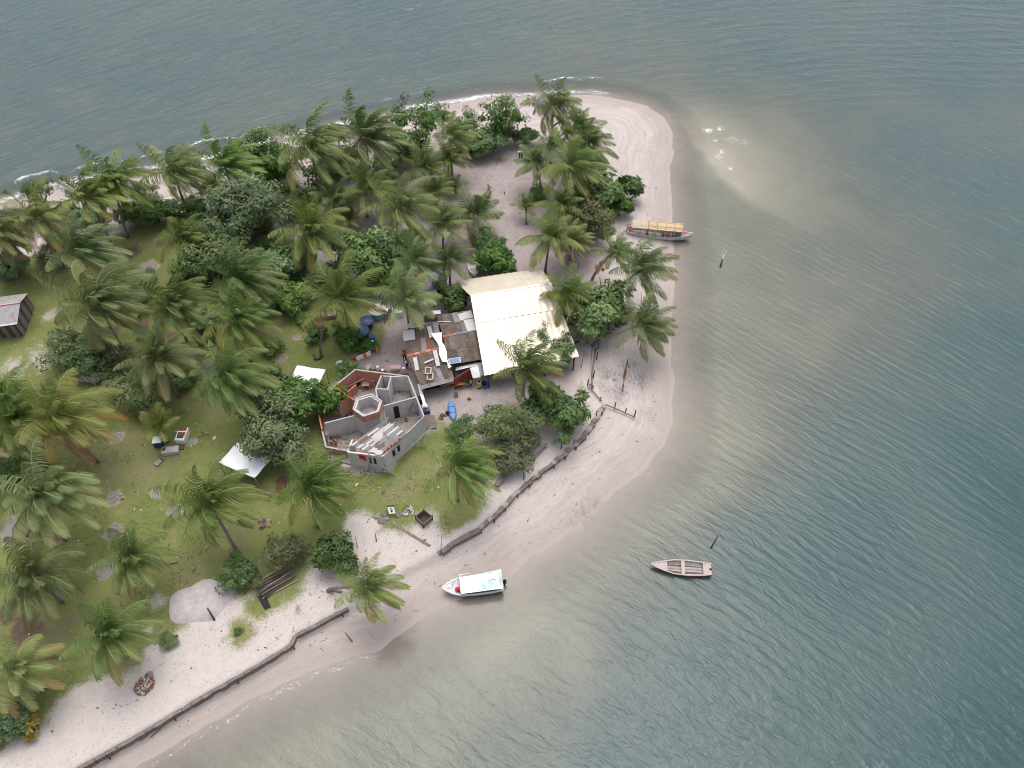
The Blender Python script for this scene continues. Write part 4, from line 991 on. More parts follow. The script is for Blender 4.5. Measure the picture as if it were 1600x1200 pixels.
# dark open kitchen front with red panel
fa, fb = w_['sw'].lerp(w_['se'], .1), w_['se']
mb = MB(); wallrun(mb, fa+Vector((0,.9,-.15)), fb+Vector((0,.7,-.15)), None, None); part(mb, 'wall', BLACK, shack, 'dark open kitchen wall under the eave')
ra, rb = W(709,592,1.9), W(739,573,2.1)
mb = MB(); wallrun(mb, ra, rb, None, None, .08); part(mb, 'red_panel', REDP, shack, 'red painted front wall panel')
mb = MB(); mb.beam(W(711,584,1.9), W(738,600,.55), .45, .05); part(mb, 'leaning_shutter', BLACK, shack)
mb = MB(); mb.slab((W(734,575,2.15), W(747,571,2.15), W(752,589,1.7), W(739,591,1.7)), .03); part(mb, 'awning_sheet', GRYM, shack, 'shiny metal awning sheet')
mb = MB(); mb.slab((W(746,567,2.1), W(753,566,2.1), W(757,585,1.9), W(751,588,1.9)), .03); part(mb, 'awning_sheet', FIBG, shack)
mb = MB(); mb.slab((W(712,579,1.7), W(746,571,1.7), W(747,566,1.7), W(712,574,1.7)), .03); part(mb, 'counter_shelf', WHITE, shack)
for a, b_ in (((688,602),(710,596)), ((713,600),(737,596))):
    mb = MB(); mb.beam(W(*a, .75), W(*b_, .75), .5, .05); part(mb, 'bench_board', simple('ochre_board', (.34,.19,.05), .7, .25), shack)
    for q in (.1, .9):
        p = W(*a, .75).lerp(W(*b_, .75), q); mb = MB(); mb.beam(drop(p)-Vector((0,0,.05)), p-Vector((0,0,.03)), .08, .08); part(mb, 'bench_leg', WOODD, shack)
mb = MB(); mb.slab((w_['sw']+Vector((-.05,-.1,-.02)), w_['se']+Vector((0,-.1,-.02)), w_['se']+Vector((0,-.55,-.2)), w_['sw']+Vector((0,-.55,-.2))), .03, 30, .015); part(mb, 'eave_strip', FIBG, shack)
# white plastic strip between the roofs, and the sheets lying loose
def lay(nm, px, mat, lab, cat, th=.03, hs=None, nx=1, corr=0, grp=None):
    P = [W(u, v_, h_) for (u, v_), h_ in zip(px, hs if isinstance(hs, (list, tuple)) else [hs]*4)]
    c = (P[0]+P[1]+P[2]+P[3])/4; mb = MB(); mb.slab(P, th, nx, corr); return solo(mb, nm, mat, lab, cat, c, grp)
mb = MB(); mb.smooth = False
spine = [((673,521),(690,519),3.2),((684,537),(691,535),3.3),((686,542),(695,540),3.35),((686,553),(698,550),3.2),((691,565),(699,562),2.95),((699,566),(701,568),2.85),((700,575),(706,573),2.75)]
rg = random.Random(2); L_, R__ = [], []
for a, b_, h_ in spine:
    L_.append(mb.vert(W(a[0], a[1], h_+.12))); R__.append(mb.vert(W(b_[0], b_[1], h_+.1)))
for i in range(len(spine)-1): mb.face((L_[i], L_[i+1], R__[i+1], R__[i]))
o = solo(mb, 'plastic_sheet', TARPW, 'torn white plastic sheet crumpled in the gutter between the shack roofs', 'plastic sheet', W(690,545,3.3))
sm = o.modifiers.new('thick', 'SOLIDIFY'); sm.thickness = .02
lay('loose_roof_sheet', ((629,517),(647,514),(649,530),(631,533)), FIBW, 'square pale sheet at the west edge of the patched shack roof', 'roof sheet', .02, 2.95, 14, .012)
lay('loose_roof_sheet', ((637,505),(655,503),(656,510),(638,513)), FIBW, 'pale sheet nearest the freezers on the patched shack roof', 'roof sheet', .02, 2.9, 14, .012)
lay('loose_roof_sheet', ((667,510),(673,509),(678,526),(671,528)), FIBW, 'narrow pinkish-grey sheet left of the torn white plastic', 'roof sheet', .02, 3.1, 6, .012)
lay('loose_roof_sheet', ((715,491),(736,484.5),(741,500),(719,501)), FIBW, 'pale sheet at the top corner of the shack roof against the metal roof', 'roof sheet', .02, 2.95, 18, .012)
lay('loose_roof_sheet', ((724,500),(740,498),(746,515),(730,517)), FIBW, 'pale sheet just above the grey ridge beside the metal roof', 'roof sheet', .02, [3.05,3.05,3.4,3.4], 14, .012)
lay('loose_roof_sheet', ((676,547.5),(682.5,546.5),(688,571),(681.5,572)), FIBW, 'long pale sheet left of the solar panel', 'roof sheet', .02, [3.3,3.3,2.9,2.9], 6, .012)
lay('loose_roof_sheet', ((645,559),(651,557),(655,578),(649,579)), FIBW, 'narrow pale sheet near the west eave of the shack', 'roof sheet', .02, [3.2,3.2,2.75,2.75], 6, .012)
lay('loose_roof_sheet', ((662,566),(676,560),(678,562),(664,568)), FIBW, 'short pale plank lying aslant on the dark west roof', 'plank', .03, [3.05,3.1,3.05,3.0])
for u, v_, ln in ((669,579,0), (672,588,0)):
    mb = MB(); c = W(u, v_, 2.75 if v_ < 585 else 2.55)
    for dx, dy, sx, sy in ((-.3,0,.14,.9),(.3,0,.14,.9),(0,.42,.5,.14),(0,-.42,.5,.14)): mb.box(c+Vector((dx, dy, -.02+.02*abs(dx))), (sx, sy, .06))
    solo(mb, 'window_frame_scrap', WOODL, 'empty wooden frame lying on the shack roof, %s of two' % ('upper' if v_ < 585 else 'lower'), 'frame', c, 'wooden frames lying on the shack roof')
# solar panel
P = [W(700,561,2.95), W(719,558,2.95), W(720,566.5,2.7), W(702,569,2.7)]; c = sum(P, Vector())/4
sp_ = thing('solar_panel', 'blue solar panel with white frame on the shack eave', 'solar panel', c)
mb = MB(); mb.slab([p+Vector((0,0,.04)) for p in P], .03); part(mb, 'panel_frame', WHITE, sp_)
pm = newmat('solar_cells'); t = NT(pm); t.out(t.n('BsdfPrincipled', Base_Color=t.mix(t.n('TexChecker', 1, Vector=t.obj(), Scale=9.0), (.10,.20,.34), (.13,.24,.38)), Roughness=.22))
mb = MB(); mb.slab([c+(p-c)*.86+Vector((0,0,.055)) for p in P], .02); part(mb, 'cell_field', pm, sp_)
for q in (0, 1):
    mb = MB(); mb.beam(P[q]-Vector((0,0,.5)), P[q]+Vector((0,0,.0)), .05, .05); part(mb, 'bracket', GRYM, sp_)
# cables over the roof
mb = MB(); mb.tube([W(700,553.5,3.05), W(722,549.5,3.05), W(756,541,2.95)], .025, 4); solo(mb, 'roof_pole', WOODD, 'dark pole laid along the shack roof above the solar panel', 'pole', W(722,549.5,3.0))
mb = MB(); mb.beam(W(684,502.5,3.0), W(705,503,3.05), .12, .05); solo(mb, 'loose_plank', FIBW, 'pale plank lying on the rear slope of the shack roof', 'plank', W(695,503,3.0))

# ------------------------------------------------------------------ unfinished house
Z0 = 1.05; ZT = 2.75
def T(x, y, h=ZT): return W(470+x/5.4545, 540+y/5.4545, h)
cen = drop(T(600, 640))
house = thing('unfinished_house', 'roofless many-sided house of grey render and orange brick with hexagonal tower', 'house', cen)
def hwall(a, b_, mat, h=ZT, th=.16, lab=None, hb=None):
    A, B = T(a[0], a[1], h), T(b_[0], b_[1], hb if hb else h); mb = MB(); wallrun(mb, A, B, None, None, th); w0 = part(mb, 'wall', mat, house, lab)
    return A, B
def cap(A, B, th=.15, mat=CAP):
    mb = MB(); mb.beam(A+Vector((0,0,.04)), B+Vector((0,0,.04)), th, .09); part(mb, 'wall_cap', mat, house)
hexo = [(600,417),(690,475),(660,565),(535,605),(448,545),(478,455)]
# interior floor slab
out = [(465,208),(915,265),(985,440),(1050,605),(700,940),(400,905),(215,865),(180,710),(130,500),(130,475)]
base = [Vector((T(*q).x, T(*q).y, 0)) for q in out]
mb = MB(); fz = cen.z+.14
cc = sum(base, Vector())/len(base); ins_ = [cc+(q-cc)*.97 for q in base]
mb.poly([Vector((q.x, q.y, fz)) for q in ins_][::-1]); part(mb, 'floor', CEMF, house)
for a, b_, m_ in (((465,208),(915,265),BRICK),((915,265),(985,440),CEM),((985,440),(1050,605),CEM),((465,208),(130,475),BRICK)):
    A, B = hwall(a, b_, m_); cap(A, B)
A, B = hwall((700,258),(920,268),CEM,h=ZT-.02,th=.10)  # rendered inner face
for a, b_ in (((180,712),(215,865)),((215,865),(400,900))):
    A, B = hwall(a, b_, CEM if a[1] < 800 else BRICK, h=1.2); cap(A, B, .18)
A, B = hwall((130,478),(180,712), BRICK, h=1.6)
for a, b_ in (((400,905),(700,940)),((700,940),(1050,605))):
    hwall(a, b_, CEM)
hwall((400,905),(440,800),CEM)
for a, b_, m_ in (((705,518),(980,442),CEM),((205,664),(465,598),CEM),((290,358),(462,470),BRICK),((340,490),(408,440),BRICK),((225,425),(340,490),CEM),((228,424),(290,358),BRICK),((688,255),(640,370),CEM),((768,268),(740,378),CEM),((640,370),(740,376),CEM),((640,372),(655,470),CEM)):
    A, B = hwall(a, b_, m_, th=.15); cap(A, B, .15, CAP if m_ is CEM and a[1] > 500 or a[0] > 600 else ORNG)
for a, b_, m_ in (((480,260),(630,300),BRICK),((395,395),(470,330),BRICK)):
    A, B = hwall(a, b_, m_, h=1.5)
# hexagonal tower: brick band above, render below, pale ring on top
HZ = 4.1
H3 = [T(x, y, HZ) for x, y in hexo]; hc = sum(H3, Vector())/6; tower = []
for i in range(6):
    A, B = H3[i], H3[(i+1) % 6]; mb = MB()
    lower = HZ-.95
    d = B-A; nrm = Vector((-d.y, d.x, 0)).normalized()*.08
    def wl(z0, z1, off, mat, nm):
        mb = MB(); q = [A-nrm+off, B-nrm+off, B+nrm+off, A+nrm+off]
        mb.hexa([Vector((p.x, p.y, z0)) for p in q]+[Vector((p.x, p.y, z1)) for p in q]); part(mb, nm, mat, house)
    g0 = cen.z
    wl(A.z-.95, A.z, Vector(), BRICK if i in (2, 3, 1) else CEM, 'tower_wall'); 
    inn = (hc-(A+B)/2); inn.z = 0; inn = inn.normalized()*.15
    wl(g0, A.z-.02, inn, CEM, 'tower_lining')
    mb = MB(); mb.beam(A+Vector((0,0,.05)), B+Vector((0,0,.05)), .16, .1); part(mb, 'tower_cap', CAP, house)
mb = MB(); mb.poly([Vector((p.x+(hc.x-p.x)*.12, p.y+(hc.y-p.y)*.12, H3[0].z-1.45)) for p in H3]); part(mb, 'tower_floor', CEMF, house)
# door, window openings
def panel(a, b_, z0, z1, mat, nm, off=.10, lab=None):
    A, B = Vector(a), Vector(b_); d = B-A; d.z = 0; nrm = Vector((d.y, -d.x, 0)).normalized(); mb = MB()
    q = [A+nrm*(off-.03), B+nrm*(off-.03), B+nrm*off, A+nrm*off]
    if (Vector((0,0,0))-A).dot(nrm) < 0: q = [A-nrm*(off-.03), B-nrm*(off-.03), B-nrm*off, A-nrm*off]
    mb.hexa([Vector((p.x, p.y, z0)) for p in q]+[Vector((p.x, p.y, z1)) for p in q]); return part(mb, nm, mat, house, lab)
wa, wb = T(705,518), T(980,442)
panel(wa.lerp(wb, .27), wa.lerp(wb, .43), fz+.02, fz+2.1, BLACK, 'door')
fa, fb = T(400,905), T(700,940)
def window(A, B, q0, q1, z0, z1):
    a, b_ = A.lerp(B, q0), A.lerp(B, q1)
    w0 = panel(a, b_, z0, z1, WOODG, 'window', .12); off = WLOC[w0.name]
    for k in range(3):
        x0, x1 = q0+(q1-q0)*(k+.1)/3, q0+(q1-q0)*(k+.9)/3
        p = panel(A.lerp(B, x0), A.lerp(B, x1), z0+.1, z1-.1, BLACK if k != 1 else CEM, 'shutter', .135); p.parent = w0
window(fa, fb, .58, .78, cen.z+1.2, cen.z+2.3)
ga, gb = T(700,940), T(1050,605)
window(ga, gb, .18, .36, cen.z+1.2, cen.z+2.3)
mb = MB(); p0 = T(502,905,2.7); q0 = T(560,925,2.55)
# partial roof of mismatched sheets
r00, r10, r11, r01 = T(415,858,ZT+.25), T(725,628,ZT+.75), T(905,745,ZT+.5), T(668,942,ZT+.1)
rg = random.Random(11); ns = 13
rmats = [FIB2, FIBG, FIB3, FIBW]
for i in range(ns):
    q0, q1 = i/ns, (i+.97)/ns
    A0, A1 = r00.lerp(r01, q0), r00.lerp(r01, q1); B0, B1 = r10.lerp(r11, q0), r10.lerp(r11, q1)
    cuts = [0, rg.uniform(.1, .22), rg.uniform(.3, .5), rg.uniform(.6, .8), 1] if i % 3 else [0, .16, rg.uniform(.4, .6), 1]
    st = rg.uniform(0, .05); en = rg.uniform(.95, 1.03)
    for j in range(len(cuts)-1):
        c0_, c1_ = cuts[j]*(en-st)+st, cuts[j+1]*(en-st)+st+.01
        lf = Vector((0,0,.015*(i % 2)+.02*((j+1) % 2)+.03)); mb = MB()
        mb.slab((A0.lerp(B0, c0_)+lf, A0.lerp(B0, c1_)+lf, A1.lerp(B1, c1_)+lf, A1.lerp(B1, c0_)+lf), .015)
        k = rg.choices(rmats, (3, 3, 2, 2.6) if j != 0 else (1, 1, 1, 4))[0]
        part(mb, 'roof_sheet', k, house)
for q in (.0, .33, .66, 1):
    a = r00.lerp(r01, q); b_ = r10.lerp(r11, q); mb = MB(); mb.beam(a-(b_-a)*.04-Vector((0,0,.05)), b_+(b_-a)*.08-Vector((0,0,.05)), .09, .08); part(mb, 'rafter', POLE, house)
hs = T(1050,605); 
for a, b_ in (((905,745,ZT+.4),(1050,605,ZT+.15)), ((420,868,ZT+.2),(320,858,1.4)), ((905,640,1.2),(1030,600,ZT))):
    mb = MB(); mb.tube([T(*a), T(*b_)], .06, 6); part(mb, 'roof_pole', POLE, house)
# bricks holding the sheets, red cloth, scaffold poles: things of their own
for i, (x, y) in enumerate(((845,795),(815,825),(775,850),(745,875),(718,900),(470,815))):
    mb = MB(); c = T(x, y, ZT+.55-.05*i); 
    for k in range(3): mb.box(c+Vector((.1*k-.1, .05*(k % 2), .06)), (.09, .22, .15), .6)
    solo(mb, 'brick_weight', ORNG, 'orange bricks weighing down the seaward edge of the patched house roof' if i < 5 else 'orange brick weight on the west edge of the patched house roof', 'bricks', c, 'brick weights on the patched roof')
mb = MB(); A, B = T(498,912,ZT+.12), T(556,930,ZT+.05); d = (B-A); nr = Vector((d.y, -d.x, 0)).normalized()
rows = []
for j in range(5):
    rows.append([mb.vert(A.lerp(B, i/8)+nr*(.22+.05*math.sin(i*1.7+j))-Vector((0,0,j*.19+(.12 if i > 5 else 0)*(j > 2)))) for i in range(9)])
for a, b_ in zip(rows, rows[1:]):
    for i in range(8): mb.face((a[i], b_[i], b_[i+1], a[i+1]))
o = solo(mb, 'hanging_cloth', CLOTH_R, 'red cloth hanging from the eave of the patched house roof', 'cloth', A.lerp(B, .5)); sm = o.modifiers.new('thick', 'SOLIDIFY'); sm.thickness = .015
def pole_thing(a, b_, lab, r=.05, mat=POLE, nm='timber_pole', cat='pole', grp=None):
    mb = MB(); mb.smooth = True; a, b_ = Vector(a), Vector(b_); mid = a.lerp(b_, .5)+Vector((.03, .02, .02)); mb.tube([a, mid, b_], [r, r*.95, r*.85], 6); return solo(mb, nm, mat, lab, cat, a, grp)
pole_thing(T(335,1035,.35), T(785,1083,.35), 'long horizontal scaffold pole in front of the house front wall', .055)
pole_thing(T(405,1080,.05), T(455,975,1.9), 'short pole leaning on the left part of the house front wall')
pole_thing(T(700,1000,1.6)+Vector((0,-.4,0)), T(790,1110,.05), 'slanting prop pole below the front corner of the house')
pole_thing(T(700,1085,.1), T(715,995,2.0), 'upright scaffold pole at the front corner of the house')
pole_thing(T(580,1070,.05), T(585,960,2.2), 'upright scaffold pole under the front window of the house')
pole_thing(T(820,980,.9), T(1125,685,1.5), 'long scaffold pole slanting along the seaward house wall', .06)
pole_thing(T(1000,830,1.2), T(960,815,1.3), 'stub of scaffold pole on the seaward house wall', .05)
pole_thing(T(975,820,.9), T(1055,872,.1), 'short pole leaning off the seaward house wall onto the grass')
pole_thing(T(740,1010,.5), T(960,800,.7), 'low horizontal pole along the seaward house wall')
pole_thing(T(345,380,1.6), T(540,280,2.6), 'thin pole laid across the brick room of the house', .04)
pole_thing(T(850,480,.3), T(905,430,.8), 'thin pole leaning in the grassy inner room', .035)
pole_thing(T(920,560,1.0), T(985,440,ZT), 'dark thin pole leaning on the outer wall near the door', .035, WOODD)
# rubble and stores inside the house
def pile(u, v_, lab, mats, n, r, sz, seed, h0=.15, nm='rubble_pile', cat='rubble', px=True):
    c = T(u, v_, .2) if px else W(u, v_, .05); root = thing(nm, lab, cat, c); rg = random.Random(seed)
    for k, m_ in enumerate(mats):
        mb = MB()
        for i in range(n):
            a = rg.uniform(0, 6.28); q = r*math.sqrt(rg.random()); s = sz*rg.uniform(.6, 1.4)
            M = Matrix.Translation(c+Vector((q*math.cos(a), q*math.sin(a), rg.uniform(0, h0)+(1-q/r)*h0*1.5))) @ Matrix.Rotation(rg.uniform(0, 3), 4, 'Z') @ Matrix.Rotation(rg.uniform(-.5, .5), 4, 'X')
            mb.box(None, (s*1.7, s, s*.6), M=M)
        part(mb, 'scraps', m_, root)
pile(560,335,'orange brick fragments heaped along the brick room wall',[ORNG, BRICK],14,.9,.18,3)
pile(245,810,'dark reddish rubble heaped in the front-left room of the house',[RUST, CEMF],22,1.0,.15,4)
pile(540,690,'short heap of orange bricks and pale scraps under the hexagonal tower',[ORNG, WOODL],9,.55,.17,5)
pile(590,690,'rusty brown scraps with a white lid under the hexagonal tower',[RUST, WHITE],5,.35,.2,6)
pile(400,590,'dark scrap pile inside the walled room left of the tower',[BLACK, FIBG, RUST],9,.5,.17,7)
pile(270,565,'dark stored junk against the left room wall of the house',[BLACK, FIBG],8,.5,.2,8)
c = T(318,580,.2)
mb = MB(); mb.smooth = True; mb.lathe(c, [(.30,0),(.36,.1),(.36,.75),(.28,.9),(.12,.98)], 14); solo(mb, 'orange_drum', CLOTH_O, 'orange plastic drum stored in the left room of the house', 'drum', c)
c = T(562,362,.2); tb = thing('work_table', 'small pale wooden work table in the brick room', 'table', c)
mb = MB(); mb.box(c+Vector((0,0,.72)), (.8,.6,.06)); part(mb, 'tabletop', WOODL, tb)
for sx in (-.34,.34):
    for sy in (-.24,.24): mb = MB(); mb.box(c+Vector((sx,sy,.34)), (.06,.06,.7)); part(mb, 'leg', WOODL, tb)
c = T(488,340,.2); mb = MB(); mb.lathe(c, [(.28,0),(.3,.5),(.26,.55)], 12); solo(mb, 'dark_tub', BLACK, 'dark round tub by the brick room wall of the house', 'tub', c)
c = T(700,498,.9); mb = MB(); mb.box(c, (.35,.3,.35), .3); solo(mb, 'blue_crate', BLUP, 'blue box perched beside the hexagonal tower', 'box', c)
c = T(903,640,.15); mb = MB(); mb.lathe(c, [(.22,0),(.25,.2),(.1,.3)], 10); solo(mb, 'rusty_bucket', RUST, 'small rusty bucket on the side terrace of the house', 'bucket', c)
lay('sheet_scrap', ((570,572),(575,569),(581,570),(574,580)), WOODL, 'pale plywood strip leaning behind the house back wall', 'board', .03, .6)
lay('sheet_scrap', ((608,571),(626,570),(626,576),(609,576)), PINKP, 'pink board lying on the planks behind the house', 'board', .03, .7)
bk = thing('plank_deck', 'low dark plank deck between the house back wall and the shack', 'deck', W(608,580,.2))
for i in range(7):
    mb = MB(); mb.beam(W(582+8.5*i, 577+1.2*i, .35), W(584+8.5*i, 585+1.1*i, .35), .8, .06); part(mb, 'board', [WOODD, FIBR][i % 2], bk)
for i, (u, v_) in enumerate(((590,575),(598,580),(631,577))):
    mb = MB(); c = W(u, v_, .45); mb.lathe(c, [(.12,0),(.18,.2),(.16,.26)], 10); solo(mb, 'white_pot', WHITE, ('white pot at the west end of the plank deck', 'white pot in the middle of the plank deck', 'white pot by the pink board on the plank deck')[i], 'pot', c)
# ramp and things along the east house wall
rp = thing('plank_ramp', 'grey plank ramp against the seaward wall of the house', 'ramp', W(668,655))
for i in range(4): mb = MB(); mb.beam(W(664+4.0*i, 649, .9), W(669+3.6*i, 669, .15), .38, .05); part(mb, 'board', WOODG, rp)
mb = MB(); mb.beam(W(654,600,1.3), W(664,634,1.3), .32, .06); solo(mb, 'white_board', WHITE, 'long white board laid along the house wall facing the shack', 'board', W(659,617,1.3))
mb = MB(); c = W(664,638,.3); mb.box(c+Vector((0,0,.25)), (.6,.45,.5), .2); solo(mb, 'white_box', WHITE, 'white box at the end of the long white board', 'box', c)
mb = MB(); c = W(667,644,.1); mb.box(c+Vector((0,0,.25)), (.7,.5,.5), .2); solo(mb, 'blue_crate', BLUD, 'dark blue crate at the top of the plank ramp', 'crate', c)
mb = MB(); c = W(657,629,.2); mb.box(c+Vector((0,0,.4)), (.5,.6,.8), .2); solo(mb, 'dark_cabinet', BLACK, 'dark cabinet squeezed between white board and house wall', 'cabinet', c)

# ------------------------------------------------------------------ plank hut
zr, ze = 3.2, 2.3
r1 = W(31.5, 473, zr); ne = W(43.5, 458, ze); se = W(27, 505, ze)
ax = (W(0, 477, zr)-r1).normalized(); ax.z = 0; Lh = 7.5
hut = thing('plank_hut', 'weathered grey plank hut cut by the picture edge', 'hut', drop(r1+ax*3))
for a, b_ in ((r1, ne), (r1, se)):
    for j in range(10):
        mb = MB(); o0, o1 = ax*(Lh*j/10), ax*(Lh*(j+1.03)/10); lf = Vector((0,0,.012*(j % 2)))
        mb.slab((a+o0+lf, a+o1+lf, b_+o1+lf, b_+o0+lf), .02, 8, .015); part(mb, 'roof_sheet', simple('grey_roof', (.31,.295,.29), .9, .2, 2, .15, 0, .3, (.2,.185,.18)), hut)
mb = MB(); mb.beam(se+Vector((0,0,.02)), se+ax*Lh+Vector((0,0,.02)), .35, .03); part(mb, 'eave_board', FIBW, hut)
mb = MB(); mb.beam(r1+Vector((0,0,.06)), r1+ax*Lh+Vector((0,0,.06)), .2, .05); part(mb, 'ridge_board', PINKP, hut)
g = lambda p, i: p+ax*i
nw_ = ne+ax*.25; sw_ = se+ax*.25; rr = r1+ax*.25
npl = 14
for i in range(npl):
    q0, q1 = i/npl, (i+.94)/npl
    A, B = nw_.lerp(sw_, q0), nw_.lerp(sw_, q1)
    tz = lambda q: ze+(zr-ze)*(1-abs(q-.5)*2)-.08+hut.location.z
    mb = MB(); n_ = ax*.04
    mb.hexa([Vector((A.x, A.y, .8)), Vector((B.x, B.y, .8)), Vector((B.x, B.y, .8))+n_, Vector((A.x, A.y, .8))+n_, Vector((A.x, A.y, tz(q0))), Vector((B.x, B.y, tz(q1))), Vector((B.x, B.y, tz(q1)))+n_, Vector((A.x, A.y, tz(q0)))+n_])
    part(mb, 'wall_plank', [WOODG, WOODD, WOODG, FIBG][i*7 % 4], hut)
for side in (nw_, sw_):
    for i in range(14):
        A, B = side+ax*(7.0*i/14), side+ax*(7.0*(i+.95)/14); inn = ((nw_+sw_)/2-side); inn.z = 0; inn = inn.normalized()
        mb = MB(); A, B = A+inn*.25, B+inn*.25; mb.hexa([Vector((p.x, p.y, .8))+k for p, k in ((A, inn*0), (B, inn*0), (B, inn*.04), (A, inn*.04))]+[Vector((p.x, p.y, side.z-.05))+k for p, k in ((A, inn*0), (B, inn*0), (B, inn*.04), (A, inn*.04))]); part(mb, 'wall_plank', [WOODD, WOODG][i % 2], hut)

# ------------------------------------------------------------------ white tarps
def tarp(px, hs, lab, poles, sag=.35):
    P = [W(u, v_, h_) for (u, v_), h_ in zip(px, hs)]; c = drop(sum(P, Vector())/4); root = thing('white_tarp', lab, 'tarp', c)
    mb = MB(); mb.smooth = True; N = 12; rows = []
    rg = random.Random(len(lab))
    for j in range(N+1):
        row = []
        for i in range(N+1):
            a, b_ = i/N, j/N
            p = P[0].lerp(P[1], a).lerp(P[3].lerp(P[2], a), b_)
            p = p - Vector((0, 0, sag*math.sin(math.pi*a)*math.sin(math.pi*b_))) + Vector((0, 0, .05*math.sin(9*a+4*b_)+.03*math.sin(17*b_+3*a)))
            row.append(mb.vert(p))
        rows.append(row)
    for a, b_ in zip(rows, rows[1:]):
        for i in range(N): mb.face((a[i], a[i+1], b_[i+1], b_[i]))
    o = part(mb, 'sheet', TARPW, root); sm = o.modifiers.new('thick', 'SOLIDIFY'); sm.thickness = .012
    for p in P:
        mb = MB(); mb.tube([drop(p)-Vector((0,0,.1)), p+Vector((0,0,.05))], .05, 6); part(mb, 'pole', POLE, root)
tarp(((464,571),(509,578),(489,616),(448,606)), (2.5,2.3,2.2,2.4), 'white tarp shelter behind the bright leafy tree', 4)
tarp(((371,691),(342,723),(398,747),(424,716)), (2.3,2.1,2.0,2.3), 'white tarp shelter below the large dusty tree', 4)
lt = thing('lumber_stack', 'dark and reddish lumber stacked beneath the lower white tarp', 'lumber', W(385,752,.1))
rg = random.Random(3)
for i in range(12):
    a = W(358+2.2*i, 747+1.0*i, .1+.12*(i % 4)); mb = MB(); mb.beam(a, a+Vector((2.6+rg.uniform(-.4,.5), -1.1+rg.uniform(-.2,.2), .05)), .16, .08); part(mb, 'board', [RUST, WOODD, WOODG][i % 3], lt)
# ------------------------------------------------------------------ boats
def hull(stations, n=9, wall=.05):
    """lofted open hull: outer skin, inner skin and rim"""
    mb = MB(); mb.smooth = False; out_, inn = [], []
    for x, b, zk, zs in stations:
        ro, ri = [], []
        for i in range(n):
            q = -1+2*i/(n-1)
            y = b*math.sin(q*math.pi/2); z = zk+(zs-zk)*abs(q)**2.4
            ro.append(mb.vert((x, y, z)))
            bi = max(b-wall, .004); ri.append(mb.vert((x, bi*math.sin(q*math.pi/2), min(zk+wall+(zs-zk)*abs(q)**2.4, zs))))
        out_.append(ro); inn.append(ri)
    for a, b in zip(out_, out_[1:]):
        for i in range(n-1): mb.face((a[i], b[i], b[i+1], a[i+1]))
    for a, b in zip(inn, inn[1:]):
        for i in range(n-1): mb.face((a[i+1], b[i+1], b[i], a[i]))
    for k in (0, n-1):
        for s in range(len(out_)-1):
            f = (out_[s][k], inn[s][k], inn[s+1][k], out_[s+1][k]); mb.face(f if k == 0 else f[::-1])
    mb.face(out_[0]); mb.face(inn[0][::-1]); mb.face(out_[-1][::-1]); mb.face(inn[-1])
    return mb
class Boat:
    def __init__(s, nm, lab, bow, stern, z):
        B, S = Vector(G(*bow, z)), Vector(G(*stern, z)); d = B-S; s.L = d.length; s.rz = math.atan2(d.y, d.x)
        s.root = bpy.data.objects.new(nm, None); s.root.location = Vector(((B.x+S.x)/2, (B.y+S.y)/2, 0)); s.root.rotation_euler = (0, 0, s.rz); link(s.root, None, s.root.location); tag(s.root, lab, 'boat')
    def add(s, mb, nm, mat, par=None, lab=None):
        o = bpy.data.objects.new(nm, mb.mesh(nm, mat)); link(o, par or s.root)
        if lab: o['label'] = lab
        return o
    def deck(s, st, x0, x1, dz=-.03, wall=.05):
        mb = MB(); xs = [x0+(x1-x0)*i/8 for i in range(9)]; L_, R__ = [], []
        for x in xs:
            b = np.interp(x, [q[0] for q in st], [q[1] for q in st])-wall*.9; z = np.interp(x, [q[0] for q in st], [q[3] for q in st])+dz; b = max(b, .003)
            L_.append((mb.vert((x, -b, z)), mb.vert((x, -b, z-.04)))); R__.append((mb.vert((x, b, z+.0)), mb.vert((x, b, z-.04))))
        for i in range(8):
            mb.face((L_[i][0], L_[i+1][0], R__[i+1][0], R__[i][0])); mb.face((L_[i][1], R__[i][1], R__[i+1][1], L_[i+1][1]))
        mb.face((L_[0][0], R__[0][0], R__[0][1], L_[0][1])); mb.face((L_[-1][1], R__[-1][1], R__[-1][0], L_[-1][0])); return mb
    def rail(s, st, sg, w=.09, h=.05):
        mb = MB(); pts = [Vector((x, sg*max(b-.02, .02), zs+.02)) for x, b, zk, zs in st]
        for a, b in zip(pts, pts[1:]): mb.beam(a, b+(b-a)*.02, w, h)
        return mb
HULLW = simple('worn_white_hull', (.55,.54,.545), .55, .15, 2, .3, 0, .1, (.40,.36,.35)); HULLG = simple('worn_grey_hull', (.40,.365,.355), .75, .18, 3, .2, 0, .2, (.27,.22,.21))
RSKIRT = simple('red_bottom', (.24,.075,.065), .7, .2); DKPINK = simple('faded_red_deck', (.42,.17,.18), .75, .2, 3, .2, 0, .2, (.30,.14,.14))
PLANKP = simple('pinkish_grey_planks', (.42,.345,.325), .85, .2, 5, .15, 0, .3); BILGE = simple('dark_bilge', (.12,.105,.10), .85, .35, 4, .15)
